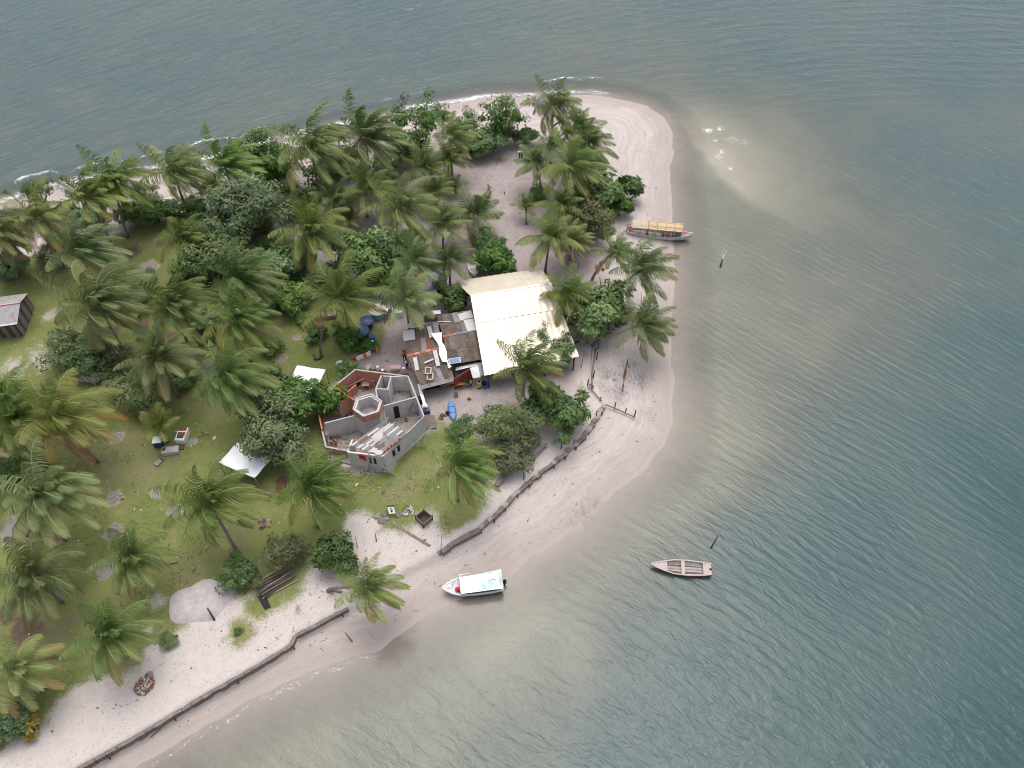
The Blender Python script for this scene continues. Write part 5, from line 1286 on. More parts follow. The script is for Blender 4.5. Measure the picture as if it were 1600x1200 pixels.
# covered passenger boat
bt = Boat('covered_boat', 'long narrow passenger boat with cream canopy moored at the beach', (1081,371), (979,362), .45)
L = bt.L; st = [(-L/2,.55,.10,.95),(-L*.42,.68,.02,.86),(-L*.25,.82,-.08,.72),(0,.88,-.12,.66),(L*.2,.82,-.10,.72),(L*.35,.58,-.02,.86),(L*.44,.30,.14,1.0),(L/2,.03,.5,1.2)]
bt.add(hull(st), 'hull', HULLW)
for sg in (-1, 1): bt.add(bt.rail(st, sg), 'gunwale', HULLW)
bt.add(bt.deck(st, L*.33, L*.47), 'foredeck', DKPINK); bt.add(bt.deck(st, -L*.49, -L*.40, -.1), 'afterdeck', DKPINK)
for i, x in enumerate((-.30, -.18, -.06, .06, .18, .27)):
    mb = MB(); mb.box((x*L, 0, .42), (.28, 1.35, .05)); bt.add(mb, 'seat', [DKPINK, BILGE][i % 2])
mb = MB(); mb.box((-.02*L, 0, .12), (L*.6, 1.1, .04)); bt.add(mb, 'floor', BILGE)
mb = MB(); mb.box((-L*.455, 0, 1.05), (.1, 1.1, .75)); bt.add(mb, 'stern_board', REDP)
for x in (-.40, -.24, -.08, .08, .22, .32):
    for sg in (-1, 1):
        mb = MB(); b = np.interp(x*L, [q[0] for q in st], [q[1] for q in st]); mb.tube([(x*L, sg*(b-.06), .7), (x*L, sg*.78, 1.95)], .03, 5); bt.add(mb, 'canopy_post', HULLW)
CANV = simple('cream_canopy', (.50,.375,.225), .75, .18, 2.5, .15, 0, .25, (.42,.28,.15)); CANW = simple('patched_white_canopy', (.47,.36,.29), .8, .2, 3, .2, 0, .3, (.5,.38,.34))
def arch(x0, x1, w, z, rise, n=10, m=10):
    mb = MB(); mb.smooth = True; top, bot = [], []
    for j in range(m+1):
        x = x0+(x1-x0)*j/m; r0, r1 = [], []
        for i in range(n+1):
            q = -1+2*i/n; zz = z+rise*math.cos(q*math.pi/2)**.8 if abs(q) < 1 else z
            zz += .02*math.sin(j*1.9+i)
            r0.append(mb.vert((x, w*q, zz))); r1.append(mb.vert((x, w*q, zz-.03)))
        top.append(r0); bot.append(r1)
    for T_, fl in ((top, 0), (bot, 1)):
        for a, b in zip(T_, T_[1:]):
            for i in range(n): f = (a[i], b[i], b[i+1], a[i+1]); mb.face(f[::-1] if not fl else f)
    for i in range(n): mb.face((top[0][i], top[0][i+1], bot[0][i+1], bot[0][i])); mb.face((top[-1][i+1], top[-1][i], bot[-1][i], bot[-1][i+1]))
    for j in range(m): mb.face((top[j][0], bot[j][0], bot[j+1][0], top[j+1][0])); mb.face((top[j+1][n], bot[j+1][n], bot[j][n], top[j][n]))
    return mb
cv = bt.add(arch(-L*.19, L*.345, .88, 1.93, .26), 'canopy', CANV); bt.add(arch(-L*.43, -L*.185, .86, 1.95, .24), 'canopy', CANW, None, 'white patched stern end of the canopy')
for x in (-.185, -.05, .08, .21, .34):
    mb = MB(); mb.tube([(x*L, .9*math.sin(q), 1.95+.27*max(0, math.cos(q))**.8) for q in np.linspace(-1.5, 1.5, 9)], .025, 4); bt.add(mb, 'batten', simple('brown_batten', (.36,.23,.11), .8, .2), cv)
for sg in (-.42, .42):
    mb = MB(); mb.beam((-L*.18, sg, 2.165), (L*.34, sg, 2.165), .03, .02); bt.add(mb, 'batten', simple('brown_batten', (.36,.23,.11)), cv)
# white motor boat
bt = Boat('motor_boat', 'white covered motor boat with its bow run up on the near beach', (692,921), (785,909), .7)
L = bt.L; st = [(-L/2,.86,.0,.72),(-L*.3,.94,-.05,.74),(0,.96,-.05,.80),(L*.2,.90,-.02,.88),(L*.33,.68,.05,.95),(L*.43,.38,.2,1.02),(L/2,.03,.55,1.08)]
bt.add(hull(st), 'hull', WHITE)
for sg in (-1, 1): bt.add(bt.rail(st, sg, .11), 'gunwale', WHITE)
bt.add(bt.deck(st, L*.22, L*.485), 'foredeck', HULLW); mb = MB(); mb.box((-L*.12, 0, .22), (L*.66, 1.7, .05)); bt.add(mb, 'floor', BILGE)
mb = MB(); mb.lathe((L*.40, 0, .98), [(.05,0),(.05,.16),(.09,.2)], 8); bt.add(mb, 'cleat', GRYM)
mb = MB(); mb.tube([(L*.30,-.55,1.0),(L*.345,-.30,1.12),(L*.35,.05,1.12)], .025, 5); mb.tube([(L*.27,-.62,1.0),(L*.30,-.38,1.3),(L*.31,-.1,1.3),(L*.345,.0,1.12)], .02, 5); bt.add(mb, 'bow_rail', GRYM)
mb = MB(); mb.beam((L*.215,-.72,1.12),(L*.215,.72,1.12), .05, .45); bt.add(mb, 'windscreen', simple('dark_glass', (.06,.07,.075), .2, .1))
for x in (-.47, -.2, .05, .2):
    for sg in (-1, 1): mb = MB(); mb.tube([(x*L, sg*.86, .75), (x*L, sg*(.90 if sg > 0 else .80-.9*max(0, x)), 1.34)], .025, 5); bt.add(mb, 'canopy_post', GRYM)
cm = newmat('white_canopy'); t = NT(cm); v = t.obj(); n = t.noise(v, 1.6, 5, .6)
damp = t.math('MULTIPLY', t.rng(t.n('SeparateXYZ', 0, Vector=v), -.9, -.4, 1, 0), t.rng(n, .38, .6, 1, .1))
t.out(t.n('BsdfPrincipled', Base_Color=t.mix(damp, (.66,.66,.655), (.27,.42,.48)), Roughness=.45, Normal=t.bump(n, .2, .05)))
mb = MB(); mb.slab(((-L*.5,-.98,1.36),(L*.21,-.60,1.40),(L*.21,.98,1.38),(-L*.5,.98,1.36)), .04, 8); cv = bt.add(mb, 'canopy', cm, None, 'white canopy with damp bluish stern half')
mb = MB(); mb.beam((L*.02,-.93,1.38),(L*.215,-.93,1.40), .05, .04); mb.beam((L*.205,-.55,1.40),(L*.205,-.95,1.40), .05, .04); bt.add(mb, 'canopy_frame', WHITE)
mb = MB(); mb.box((-L*.33,-.3,1.43), (.62,.55,.08)); bt.add(mb, 'hatch', WHITE, cv)
mb = MB(); mb.tube([(-L*.46,-.6,1.45),(-L*.46,.6,1.45)], .03, 5); mb.tube([(-L*.485,-.6,1.45),(-L*.485,.6,1.45)], .03, 5); bt.add(mb, 'roof_rack', GRYM, cv)
mb = MB(); mb.smooth = True; mb.blob((-L/2-.22,0,.65), (.2,.18,.4), 3, 10, .05); mb.box((-L/2-.2,0,.15), (.14,.1,.8)); bt.add(mb, 'outboard_motor', BLACK)
rb = bt.root; M = Matrix.Translation(rb.location) @ Matrix.Rotation(bt.rz, 4, 'Z'); c = M @ Vector((L*.255, .38, 1.0))
mb = MB(); mb.smooth = True; mb.blob(c+Vector((0,0,.16)), (.26,.24,.2), 5, 10, .12); solo(mb, 'red_bag', CLOTH_R, 'red bag lying on the motor boat foredeck', 'bag', c)
# rowing boat
bt = Boat('rowing_boat', 'open weathered wooden rowing boat afloat in the teal water', (1017,883), (1112,890), .45)
L = bt.L; st = [(-L/2,.56,.05,.52),(-L*.35,.70,-.05,.48),(-L*.1,.80,-.10,.45),(.12*L,.74,-.10,.47),(L*.3,.48,-.04,.55),(L*.42,.25,.08,.62),(L/2,.04,.3,.70)]
bt.add(hull(st), 'hull', HULLG)
for sg in (-1, 1):
    bt.add(bt.rail(st, sg, .11, .05), 'gunwale', PLANKP)
    mb = MB(); pts = [Vector((x, sg*(b+.012), zs-.12)) for x, b, zk, zs in st[:-1]]
    for a, b in zip(pts, pts[1:]): mb.beam(a, b+(b-a)*.02, .02, .14)
    bt.add(mb, 'rubbing_strake', RSKIRT)
for i in range(4):
    q0 = -1+i*.5
    pass
bt.add(bt.deck(st, L*.23, L*.485, -.01), 'foredeck', PLANKP); bt.add(bt.deck(st, -L*.495, -L*.36, -.01), 'afterdeck', PLANKP)
mb = MB(); mb.box((-.03*L, 0, .44), (.34, 1.5, .06)); bt.add(mb, 'thwart', WOODL)
for y in (-.33, -.11, .11, .33): mb = MB(); mb.box((-.06*L, y, .045), (L*.58, .20, .03)); bt.add(mb, 'floorboard', BILGE if abs(y) > .2 else PLANKP)
for x in np.linspace(-.32, .2, 9):
    mb = MB(); b = np.interp(x*L, [q[0] for q in st], [q[1] for q in st])-.07
    mb.tube([(x*L, b*math.sin(q*math.pi/2), -.06+.52*abs(q)**2.4) for q in np.linspace(-1, 1, 9)], .03, 4); bt.add(mb, 'rib', PLANKP)
mb = MB(); mb.beam((-L*.34, -.12, .30), (L*.22, -.05, .30), .07, .04); bt.add(mb, 'spar', WOODL); mb = MB(); mb.beam((L*.0, .40, .36), (L*.22, .30, .36), .06, .04); bt.add(mb, 'spar', WOODL)
mb = MB(); mb.box((-L*.48, .02, .52), (.22, .2, .05)); bt.add(mb, 'motor_notch', BLACK)
# dinghy ashore behind the metal roof
bt = Boat('dinghy', 'small white dinghy pulled ashore behind the metal roof', (742,429), (739,408), 1.75)
bt.root.location.z = 1.05; L = bt.L; st = [(-L/2,.62,.05,.62),(-L*.2,.72,0,.6),(.15*L,.66,.02,.64),(L*.35,.40,.1,.7),(L/2,.04,.3,.78)]
bt.add(hull(st), 'hull', WHITE)
for sg in (-1, 1): bt.add(bt.rail(st, sg), 'gunwale', WHITE)
bt.add(bt.deck(st, L*.08, L*.485), 'foredeck', HULLW); mb = MB(); mb.box((-.15*L, 0, .4), (.3, 1.25, .05)); bt.add(mb, 'thwart', HULLW); mb = MB(); mb.tube([(-L*.3, 0, .2), (-L*.3, 0, 1.7)], .03, 5); bt.add(mb, 'mast_stub', WHITE)

# ------------------------------------------------------------------ seawalls
WSTONE = simple('seawall_stone', (.18,.152,.137), .95, .3, 2.5, .1, 0, .6, (.30,.26,.24))
WTOP = simple('sandy_wall_top', (.30,.26,.24), .95, .25, 2.5, .1, 0, .5)
def seawall(nm, lab, px, hgt, th, seg, mat, jag=.05, posts=0):
    pts = [W(u, v_, 0) for u, v_ in px]; rg = random.Random(len(px)*7)
    root = thing(nm, lab, 'wall', pts[0]); k = 0
    for a, b in zip(pts, pts[1:]):
        d = b-a; d.z = 0; L = d.length; n = max(1, round(L/seg)); d.normalize(); nr = Vector((-d.y, d.x, 0))
        for i in range(n):
            p0, p1 = a.lerp(b, i/n), a.lerp(b, (i+.97)/n); o = nr*rg.uniform(-jag, jag)
            zt = 1.12+hgt+rg.uniform(-.07, .07); t_ = th*rg.uniform(.85, 1.2)
            q = [p0-nr*t_*.5+o, p1-nr*t_*.5+o, p1+nr*t_*.5+o, p0+nr*t_*.5+o]
            mb = MB(); mb.hexa([Vector((p.x, p.y, .05)) for p in q]+[Vector((p.x+rg.uniform(-.03, .03), p.y+rg.uniform(-.03, .03), zt+rg.uniform(-.04, .04))) for p in q])
            part(mb, 'wall_block', mat[rg.randrange(len(mat))], root)
            if posts and k % posts == 0:
                mb = MB(); e = p0-nr*(t_*.5+.08)*(1 if nr.y > 0 else -1)+o; mb.smooth = True; mb.tube([Vector((e.x, e.y, .0)), Vector((e.x, e.y, zt+.04))], .06, 6); part(mb, 'stake', WOODD, root)
            k += 1
seawall('seawall', 'low dark block seawall along the near beach with a stake at every few blocks', WALL_LOW, .0, .30, .8, [WSTONE], .025, 7)
seawall('seawall', 'brown stepped seawall curving up to the pole groyne', WALL_UP[2:], .04, .42, .6, [WSTONE, WTOP, WSTONE], .09, 3)
seawall('seawall', 'short seawall strip of separate blocks at the sharp corner', WALL_UP[:3], .06, .45, .8, [WSTONE], .02)
seawall('seawall', 'thin driftwood-topped wall running inland from the sharp corner', [(689,866),(655,843),(634,830),(613,815)], .02, .26, 1.6, [WOODG, WSTONE], .03)
# ------------------------------------------------------------------ poles, posts, groynes
def fence_line(nm, lab, px, posts, rail_h=.55, r=.07):
    pts = [W(u, v_, rail_h) for u, v_ in px]; root = thing(nm, lab, 'fence', drop(pts[0]))
    for a, b in zip(pts, pts[1:]):
        mb = MB(); mb.smooth = True; mb.tube([a, b], r, 6); part(mb, 'rail', WOODG, root)
    for u, v_, h_ in posts:
        p = W(u, v_, 0); mb = MB(); mb.smooth = True; mb.tube([p-Vector((0,0,.3)), p+Vector((.03, 0, h_))], .07, 6); part(mb, 'post', WOODD, root)
fence_line('pole_groyne', 'pole groyne with three posts running out onto the wet sand', [(946,632),(968,641),(992,652)], [(960,639,1.2),(977,645,.8),(991,652,1.3)], .35)
fence_line('pole_barrier', 'dark pole barrier from the seedling down to the seawall end', [(918,603),(930,615),(940,626)], [(918,602,1.0),(938,625,.5)], .3)
fence_line('plank_edging', 'pale planks and dark posts edging the sand above the pole barrier', [(925,607),(925,585),(928,560),(931,545)], [(926,607,.5),(927,590,1.3),(932,562,1.3),(934,545,1.0)], .3, .10)
mb = MB(); mb.beam(W(922,600,.25), W(927,547,.3), .22, .06); solo(mb, 'pale_plank', WOODL, 'long pale plank lying along the edging posts', 'plank', W(925,575,.2))
fence_line('pole_row', 'row of old dark posts with red-brown board standing in the weedy sand', [(972,610),(976,588),(979,572)], [(972,611,1.2),(975,592,1.5),(978,575,1.5)], .6, .06)
mb = MB(); mb.beam(W(975,590,.7), W(978,576,.8), .3, .08); solo(mb, 'rusty_board', RUST, 'rusty red board nailed along the post row in the weedy sand', 'board', W(976,583,.7))
def post(u, v_, u2, v2, h, lab, r=.07, mat=WOODD, z=None, grp=None, nm='wooden_post'):
    a = W(u, v_, 0) if z is None else Vector(G(u, v_, z)); b = W(u2, v2, h) if z is None else Vector(G(u2, v2, z+h))
    mb = MB(); mb.smooth = True; mb.tube([a-Vector((0,0,.3)), a.lerp(b, .5)+Vector((.02, 0, 0)), b], [r, r*.9, r*.7], 6); return solo(mb, nm, mat, lab, 'post', a, grp)
r0 = thing('forked_stake', 'dark forked stake standing in shallow water right of the covered boat', 'post', Vector(G(1125,419,0)))
a = Vector(G(1125,419,0)); f = Vector(G(1129,405,1.0)); mb = MB(); mb.smooth = True; mb.tube([a-Vector((0,0,.5)), f], [.14,.10], 7); part(mb, 'stem', WOODD, r0)
for e in ((1130,388,1.9),(1136,391,1.8)): mb = MB(); mb.tube([f, Vector(G(*e))], [.07,.04], 5); part(mb, 'branch', DEADW, r0)
post(1110,857,1122,837,1.6,'lone leaning stake in the water above the rowing boat',.08,z=-.0)
post(553,1006,539,988,.6,'driftwood stick lying on the wet near beach',.07,RUST)
post(588,848,586,832,.9,'short red stake in the near sand',.06,REDP)
post(559,860,555,838,.7,'thin dead branch stuck in the near sand',.045,WOODG)
post(336,971,324,950,1.1,'thick dark post leaning on the sand beside the sand heap',.11)
post(688,868,690,834,2.2,'tall thin pole standing at the sharp seawall corner',.035,WOODG)
post(819,752,816,730,1.0,'dark stake beside the white bent pole on the upper sand',.05)
post(876,702,878,690,.9,'dark stake between picnic table and seawall, lower of two',.06)
post(896,694,898,686,.8,'dark stake between picnic table and seawall, upper of two',.07)
post(931,648,933,641,.9,'dark stake at the end of the bright seawall shrub',.07)
post(908,626,912,620,.9,'short dark stump behind the bright seawall shrub',.12)
post(907,577,913,548,2.2,'thin pole with a white tip on the sand beside the roof tree',.04,WOODG)
post(903,420,903,410,1.2,'short dark post on the open sand above the dense dark tree',.06)
post(788,303,788,299,.7,'short dark stick upright in the mauve sand',.05)
post(939,452,937,432,1.3,'grey post behind the leaning palm trunk',.06,WOODG)
post(1001,480,1003,455,1.2,'thin pole in the wet sand under the curved palm',.04,WOODG)
post(1,1112,10,1132,.3,'reddish stick at the picture edge in the near corner',.05,RUST)
st_ = thing('broken_stand', 'broken dark wooden stand with two tall legs beside the leaning palm', 'stand', W(947,455))
for a, b in (((944,450),(946,437,1.4)), ((949,458),(952,437,1.5)), ((946,437,1.4),(953,436,1.5))):
    pa = W(a[0], a[1], a[2] if len(a) > 2 else 0); mb = MB(); mb.tube([pa, W(*b)], .08, 6); part(mb, 'leg' if len(a) == 2 else 'crossbar', WOODD, st_)
for i, (u, v_) in enumerate(((812,243),(815.5,242.5))):
    a = W(u, v_+3); r0 = thing('painted_post', ('black post with a white slanted top, left of the pair on the mauve sand', 'black post with a white slanted top, right of the pair on the mauve sand')[i], 'post', a)
    mb = MB(); mb.box(a+Vector((0,0,.45)), (.22,.2,.95)); part(mb, 'shaft', BLACK, r0); mb = MB(); mb.box(a+Vector((-.06,0,.96)), (.42,.24,.09)); part(mb, 'top', WHITE, r0)
# white bent pole
mb = MB(); mb.smooth = True; mb.tube([W(817,706,1.2), W(820,727,.7), W(823,745,.15), W(820,752,.05)], .07, 6); solo(mb, 'white_pole', WHITE, 'bent white pole leaning over the sand below the picnic table', 'pole', W(820,727,.5))
# driftwood, logs
def log(a, b, r, lab, mat=WOODG, nm='log'): 
    A, B = W(*a, r*.8), W(*b, r*.8); mb = MB(); mb.smooth = True; mb.tube([A, A.lerp(B, .4)+Vector((.03,.04,.02)), B], [r, r*1.05, r*.8], 8); return solo(mb, nm, mat, lab, 'log', A)
lp = thing('log_pile', 'stack of long thin brown logs on the grass at the sand edge', 'log pile', W(430,908))
rg = random.Random(6)
for i in range(16):
    o = Vector((.12*(i % 7), -.21*(i % 7)+.1*(i//7), .09+.14*(i//7))); A, B = W(401+rg.uniform(-5, 6), 917+rg.uniform(-2, 2), 0)+o, W(453+rg.uniform(-6, 6), 887+rg.uniform(-2, 2), 0)+o
    mb = MB(); mb.smooth = True; mb.tube([A, A.lerp(B, .5)+Vector((0,0,rg.uniform(0,.03))), B], [.075, .07, .055], 6); part(mb, 'log', [WOODG, WOODD, POLE, simple('brown_log', (.20,.135,.115), .9, .3, 4)][i % 4], lp)
log((516,921),(534,925),.14,'grey driftwood log half under the leaning beach palm')
log((257,1005),(277,993),.16,'dark grey log on the grass edge beside the sand heap',WOODD)
log((235,1152),(300,1097),.06,'long thin pole lying on the sand behind the low seawall',WOODG)
log((262,881),(278,878),.10,'short grey log piece right of the palm with planting circles',WOODG)
log((180,549),(187,556),.10,'short pale log in the brown litter',WOODL)
log((735,448),(745,455),.08,'thin pale branch near the dinghy',WOODG)
log((888,541),(905,533),.13,'thick dark root stub at the foot of the nearly flat palm',WOODD)
mb = MB(); lay('rubber_mat', ((402,932),(413,926),(423,948),(414,953)), BLACK, 'dark rubber mat lying at the lower end of the log pile', 'mat', .06, .08)
# debris heaps
pile(225,1070,'brown husk and wood chip heap on the pale near sand',[RUST, WOODG, WOODL],40,.85,.13,21,.08,'husk_heap','debris',False)
pile(35,832,'charred timber with fresh orange offcuts on the ash patch',[BLACK, WOODD, ORNG, WOODL],9,.7,.22,22,.1,'burnt_timber','debris',False)
pile(443,761,'round heap of reddish dead leaves and husks beside the big lawn palm',[RUST, simple('leaf_brown', (.24,.13,.09), .9, .3)],30,.75,.10,23,.05,'leaf_heap','debris',False)
pile(413,818,'small ring of reddish husks around a seedling',[RUST],18,.7,.10,24,.03,'husk_ring','debris',False)
pile(178,778,'pale chip ring on a grey planting circle in mid lawn',[simple('pale_chip', (.42,.29,.2), .9, .2)],26,.8,.08,25,.03,'chip_ring','debris',False)
pile(610,487,'grey rubble mound at the yard edge below the round tank',[FIBG, WOODG],20,.9,.16,26,.08,'rubble_mound','rubble',False)
pile(645,625,'broken brown scraps by the east house wall',[RUST, WOODD],6,.5,.12,29,.04,'scrap_heap','debris',False)
pile(691,651,'rusty engine scrap lying beside the blue kayak',[RUST, WOODD],7,.35,.14,27,.1,'engine_scrap','debris',False)
for i, (u, v_, r_) in enumerate(((588,808,.35),(596,814,.4),(604,811,.3),(622,806,.35),(630,803,.25),(600,804,.28))):
    mb = MB(); c = W(u, v_, .02); mb.blob(c, (r_, r_*.8, r_*.5), 40+i, 8, .3); solo(mb, 'concrete_lump', [FIBG, WSTONE][i % 2], 'mossy broken concrete lump half sunk in the ground around the notice board', 'rubble', c, 'concrete lumps around the notice board')
pile(640,798,'ring of pale stones around the leafy seedling',[FIBW],9,.6,.2,31,.04,'stone_ring','stones',False)

# ------------------------------------------------------------------ yard furniture
def table_with_benches():
    A, B = W(812,708,.75), W(840,681,.75); d = (B-A); d.z = 0; d.normalize(); nr = Vector((-d.y, d.x, 0)); L = (B-A).length; c = drop((A+B)/2); z = c.z
    root = thing('picnic_table', 'long weathered plank picnic table with litter on its top', 'picnic table', c); M = lambda x, y, zz: Vector((c.x, c.y, z))+d*x+nr*y+Vector((0,0,zz))
    for i in range(5): mb = MB(); mb.beam(M(-1.55, -.62+.29*i, .78), M(1.55+.04*(i % 2), -.62+.29*i, .78), .27, .05); part(mb, 'table_board', [WOODG, WOODD, simple('worn_board', (.16,.13,.11), .9, .3)][i % 3 if i % 2 else 2], root)
    for y in (-1.25, 1.2): mb = MB(); mb.beam(M(-1.5, y, .45), M(1.5, y, .45), .28, .06); part(mb, 'seat', WOODG, root)
    for x in (-1.2, 1.2):
        for y in (-.45, .45): mb = MB(); mb.beam(M(x, y, -.1), M(x, y, .75), .1, .1); part(mb, 'leg', WOODD, root)
        for y in (-1.25, 1.2): mb = MB(); mb.beam(M(x, y, -.1), M(x, y, .42), .1, .2); part(mb, 'bench_leg', WOODD, root)
table_with_benches()
A, B = W(775,758,.45), W(790,740,.45); root = thing('wooden_bench', 'low dark-sided plank bench on the upper sand near the grass', 'bench', drop((A+B)/2))
mb = MB(); mb.beam(A, B, .55, .07); part(mb, 'seat', WOODG, root)
for q in (.08, .5, .92): p = A.lerp(B, q); mb = MB(); mb.beam(drop(p)-Vector((0,0,.1)), p-Vector((0,0,.05)), .4, .1); part(mb, 'leg', BLACK, root)
# square wooden bin
c = W(661,808); root = thing('wooden_bin', 'open square wooden bin on the sand corner', 'bin', c); C_ = [W(649,806,.75), W(662,795.5,.75), W(675,806,.75), W(661,819,.75)]
for i in range(4):
    a, b = C_[i], C_[(i+1) % 4]
    for k in range(3):
        mb = MB(); o = Vector((0,0,-.13-.26*k)); mb.beam(a+o, b+o, .07, .23); part(mb, 'side_board', WOODG, root)
    mb = MB(); mb.beam(Vector((a.x, a.y, c.z-.1)), a+Vector((0,0,.04)), .12, .12); part(mb, 'corner_post', WOODD, root)
mb = MB(); mb.poly([Vector((p.x, p.y, c.z+.06)) for p in C_][::-1]); part(mb, 'bin_floor', WOODD, root)
# notice board
A = [W(605,792,1.0), W(615,791.5,1.0), W(618,802,.55), W(608,803,.55)]; c = drop(sum(A, Vector())/4); root = thing('notice_board', 'tilted white notice board with a dark picture on the grass edge', 'sign', c)
mb = MB(); mb.slab(A, .04); part(mb, 'panel', WHITE, root)
cc_ = sum(A, Vector())/4
mb = MB(); mb.slab([cc_+(p-cc_)*k+Vector((0,0,.006))+(A[3]-A[0])*.18 for p, k in zip(A, (.3, .3, .28, .3))], .004); part(mb, 'dark_picture', BLACK, root)
mb = MB(); mb.slab([cc_+Vector((.0,0,.008))+(p-cc_)*.42+(A[0]-A[3])*.12 for p in A], .004); part(mb, 'grey_picture', GRYM, root)
for q in (A[0], A[1]): mb = MB(); mb.tube([drop(q)-Vector((0,0,.1)), q], .035, 6); part(mb, 'leg', WOODD, root)
mb = MB(); mb.beam(A[0]+Vector((0,.06,.02)), A[1]+Vector((0,.06,.02)), .12, .08); part(mb, 'top_bar', BLACK, root)
# kayak
A, B = W(704,627,.25), W(709,657,.25); d = (B-A).normalized(); L = (B-A).length; nr = Vector((-d.y, d.x, 0)); root = thing('blue_kayak', 'faded blue sit-on kayak lying in the yard', 'kayak', drop(A.lerp(B, .5)))
def loft(A, d, nr, prof, n=10):
    mb = MB(); mb.smooth = True; rings = []
    for x, w_, h_, z0 in prof: rings.append([mb.vert(A+d*x+nr*w_*math.cos(6.283*k/n)+Vector((0,0,z0+h_*math.sin(6.283*k/n)))) for k in range(n)])
    for a, b in zip(rings, rings[1:]):
        for k in range(n): mb.face((a[k], b[k], b[(k+1) % n], a[(k+1) % n]))
    mb.face(rings[0]); mb.face(rings[-1][::-1]); return mb
KB = simple('faded_blue_plastic', (.10,.22,.46), .5, .18, 3, .35)
part(loft(A, d, nr, [(0,.10,.05,.05),(.3,.34,.14,0),(L*.3,.42,.18,-.02),(L*.7,.42,.18,-.02),(L-.4,.3,.14,0),(L,.06,.05,.06)]), 'hull', KB, root)
for q in (.32, .62): p = A+d*L*q+Vector((0,0,.17)); mb = MB(); mb.beam(p-nr*.4, p+nr*.4, .05, .03); part(mb, 'deck_strap', BLUD, root)
mb = MB(); mb.beam(W(693,630,.1), W(699,644,.1), .05, .04); solo(mb, 'paddle', WOODL, 'pale paddle lying left of the blue kayak', 'paddle', W(696,637,.1))
mb = MB(); mb.smooth = True; mb.blob(W(700,645,.25), (.28,.25,.25), 8, 9, .15); solo(mb, 'dark_bag', BLACK, 'dark bag leaning on the middle of the blue kayak', 'bag', W(700,645,.05))
# bins by the shelter
def barrel(u, v_, r, h, mat, nm, lab, cat, lid=None, lidh=.0):
    c = W(u, v_); root = thing(nm, lab, cat, c); mb = MB(); mb.smooth = True
    mb.lathe(c, [(r*.93,-.05),(r*.97,h*.1),(r,h*.5),(r*1.02,h*.93),(r*1.04,h)], 18); part(mb, 'body', mat, root)
    if lid:
        mb = MB(); mb.lathe(c+Vector((0,0,h)), [(r*1.1,0),(r*1.1,.05),(r*.6,.11+lidh),(.05,.14+lidh)], 18); L_ = part(mb, 'lid', lid, root)
        for k in range(6):
            a = math.pi*k/6; dv_ = Vector((math.cos(a), math.sin(a), 0))*r; mb = MB(); p = c+Vector((0,0,h+.125+lidh*.5)); 
            mb.beam(p-dv_*.95-Vector((0,0,.05)), p+dv_*.95-Vector((0,0,.05)), .03, .05); q = part(mb, 'lid_rib', WOODG if lid is not BLUD and lid is not BLUP else lid, root)
    return root
root = barrel(592,493,.92,1.0,BLUL,'water_tank','round pale-lidded water tank with light blue sides beside the freezers','water tank',simple('cream_lid', (.55,.49,.40), .7, .12, 3),.06)
barrel(563,524,1.05,.85,BLUD,'water_tank','dark blue water tank, the nearer one under the broad palm','water tank',BLUD,.05)
barrel(574,509,.75,.85,BLUD,'water_tank','dark blue water tank, smaller and partly hidden under the broad palm','water tank',BLUD,.05)
barrel(583,534,.30,.9,BLUP,'blue_drum','bright blue drum with a white cap at the yard edge','drum',BLUP,.03); mb = MB(); c = W(582,533,1.05); mb.lathe(c, [(.14,0),(.12,.08)], 10); solo(mb, 'white_bowl', WHITE, 'white bowl on top of the bright blue drum', 'bowl', c)
barrel(612,460,.9,.9,simple('green_tank', (.16,.28,.24), .6, .2),'water_tank','greenish tank mostly hidden by the freezer palm','water tank',GRYM)
c = W(749,604); root = thing('yellow_bin', 'yellow bin with a dark mouth in front of the shelter', 'bin', c)
mb = MB(); mb.box(c+Vector((0,0,.45)), (.45,.5,.9), .1); part(mb, 'body', YEL, root); mb = MB(); mb.box(c+Vector((0,0,.905)), (.26,.28,.03), .1); part(mb, 'opening', BLACK, root); mb = MB(); mb.box(c+Vector((0,-.1,.02)), (.4,.6,.06), .1); part(mb, 'wheel_base', BLACK, root)
c = W(757,604); mb = MB(); root = thing('blue_basin', 'blue tub beside the yellow bin', 'tub', c); mb.lathe(c, [(.30,0),(.40,.55),(.42,.6),(.36,.58),(.28,.1)], 14, cap=False); part(mb, 'body', BLUP, root); mb = MB(); mb.lathe(c+Vector((0,0,.1)), [(.28,0),(.01,.02)], 12); part(mb, 'base', BLUD, root)
c = W(713,619); root = thing('wooden_stool', 'small dark stool standing alone in the yard', 'stool', c)
mb = MB(); mb.box(c+Vector((0,0,.45)), (.38,.38,.05)); part(mb, 'seat', WOODD, root)
for sx in (-.15, .15):
    for sy in (-.15, .15): mb = MB(); mb.box(c+Vector((sx, sy, .2)), (.05,.05,.45)); part(mb, 'leg', WOODD, root)
mb = MB(); mb.smooth = True; mb.blob(W(733,623,.12), (.22,.16,.12), 3, 8, .2); solo(mb, 'coconut_husk', RUST, 'brown husk lying alone in the middle of the yard', 'husk', W(733,623,.0))
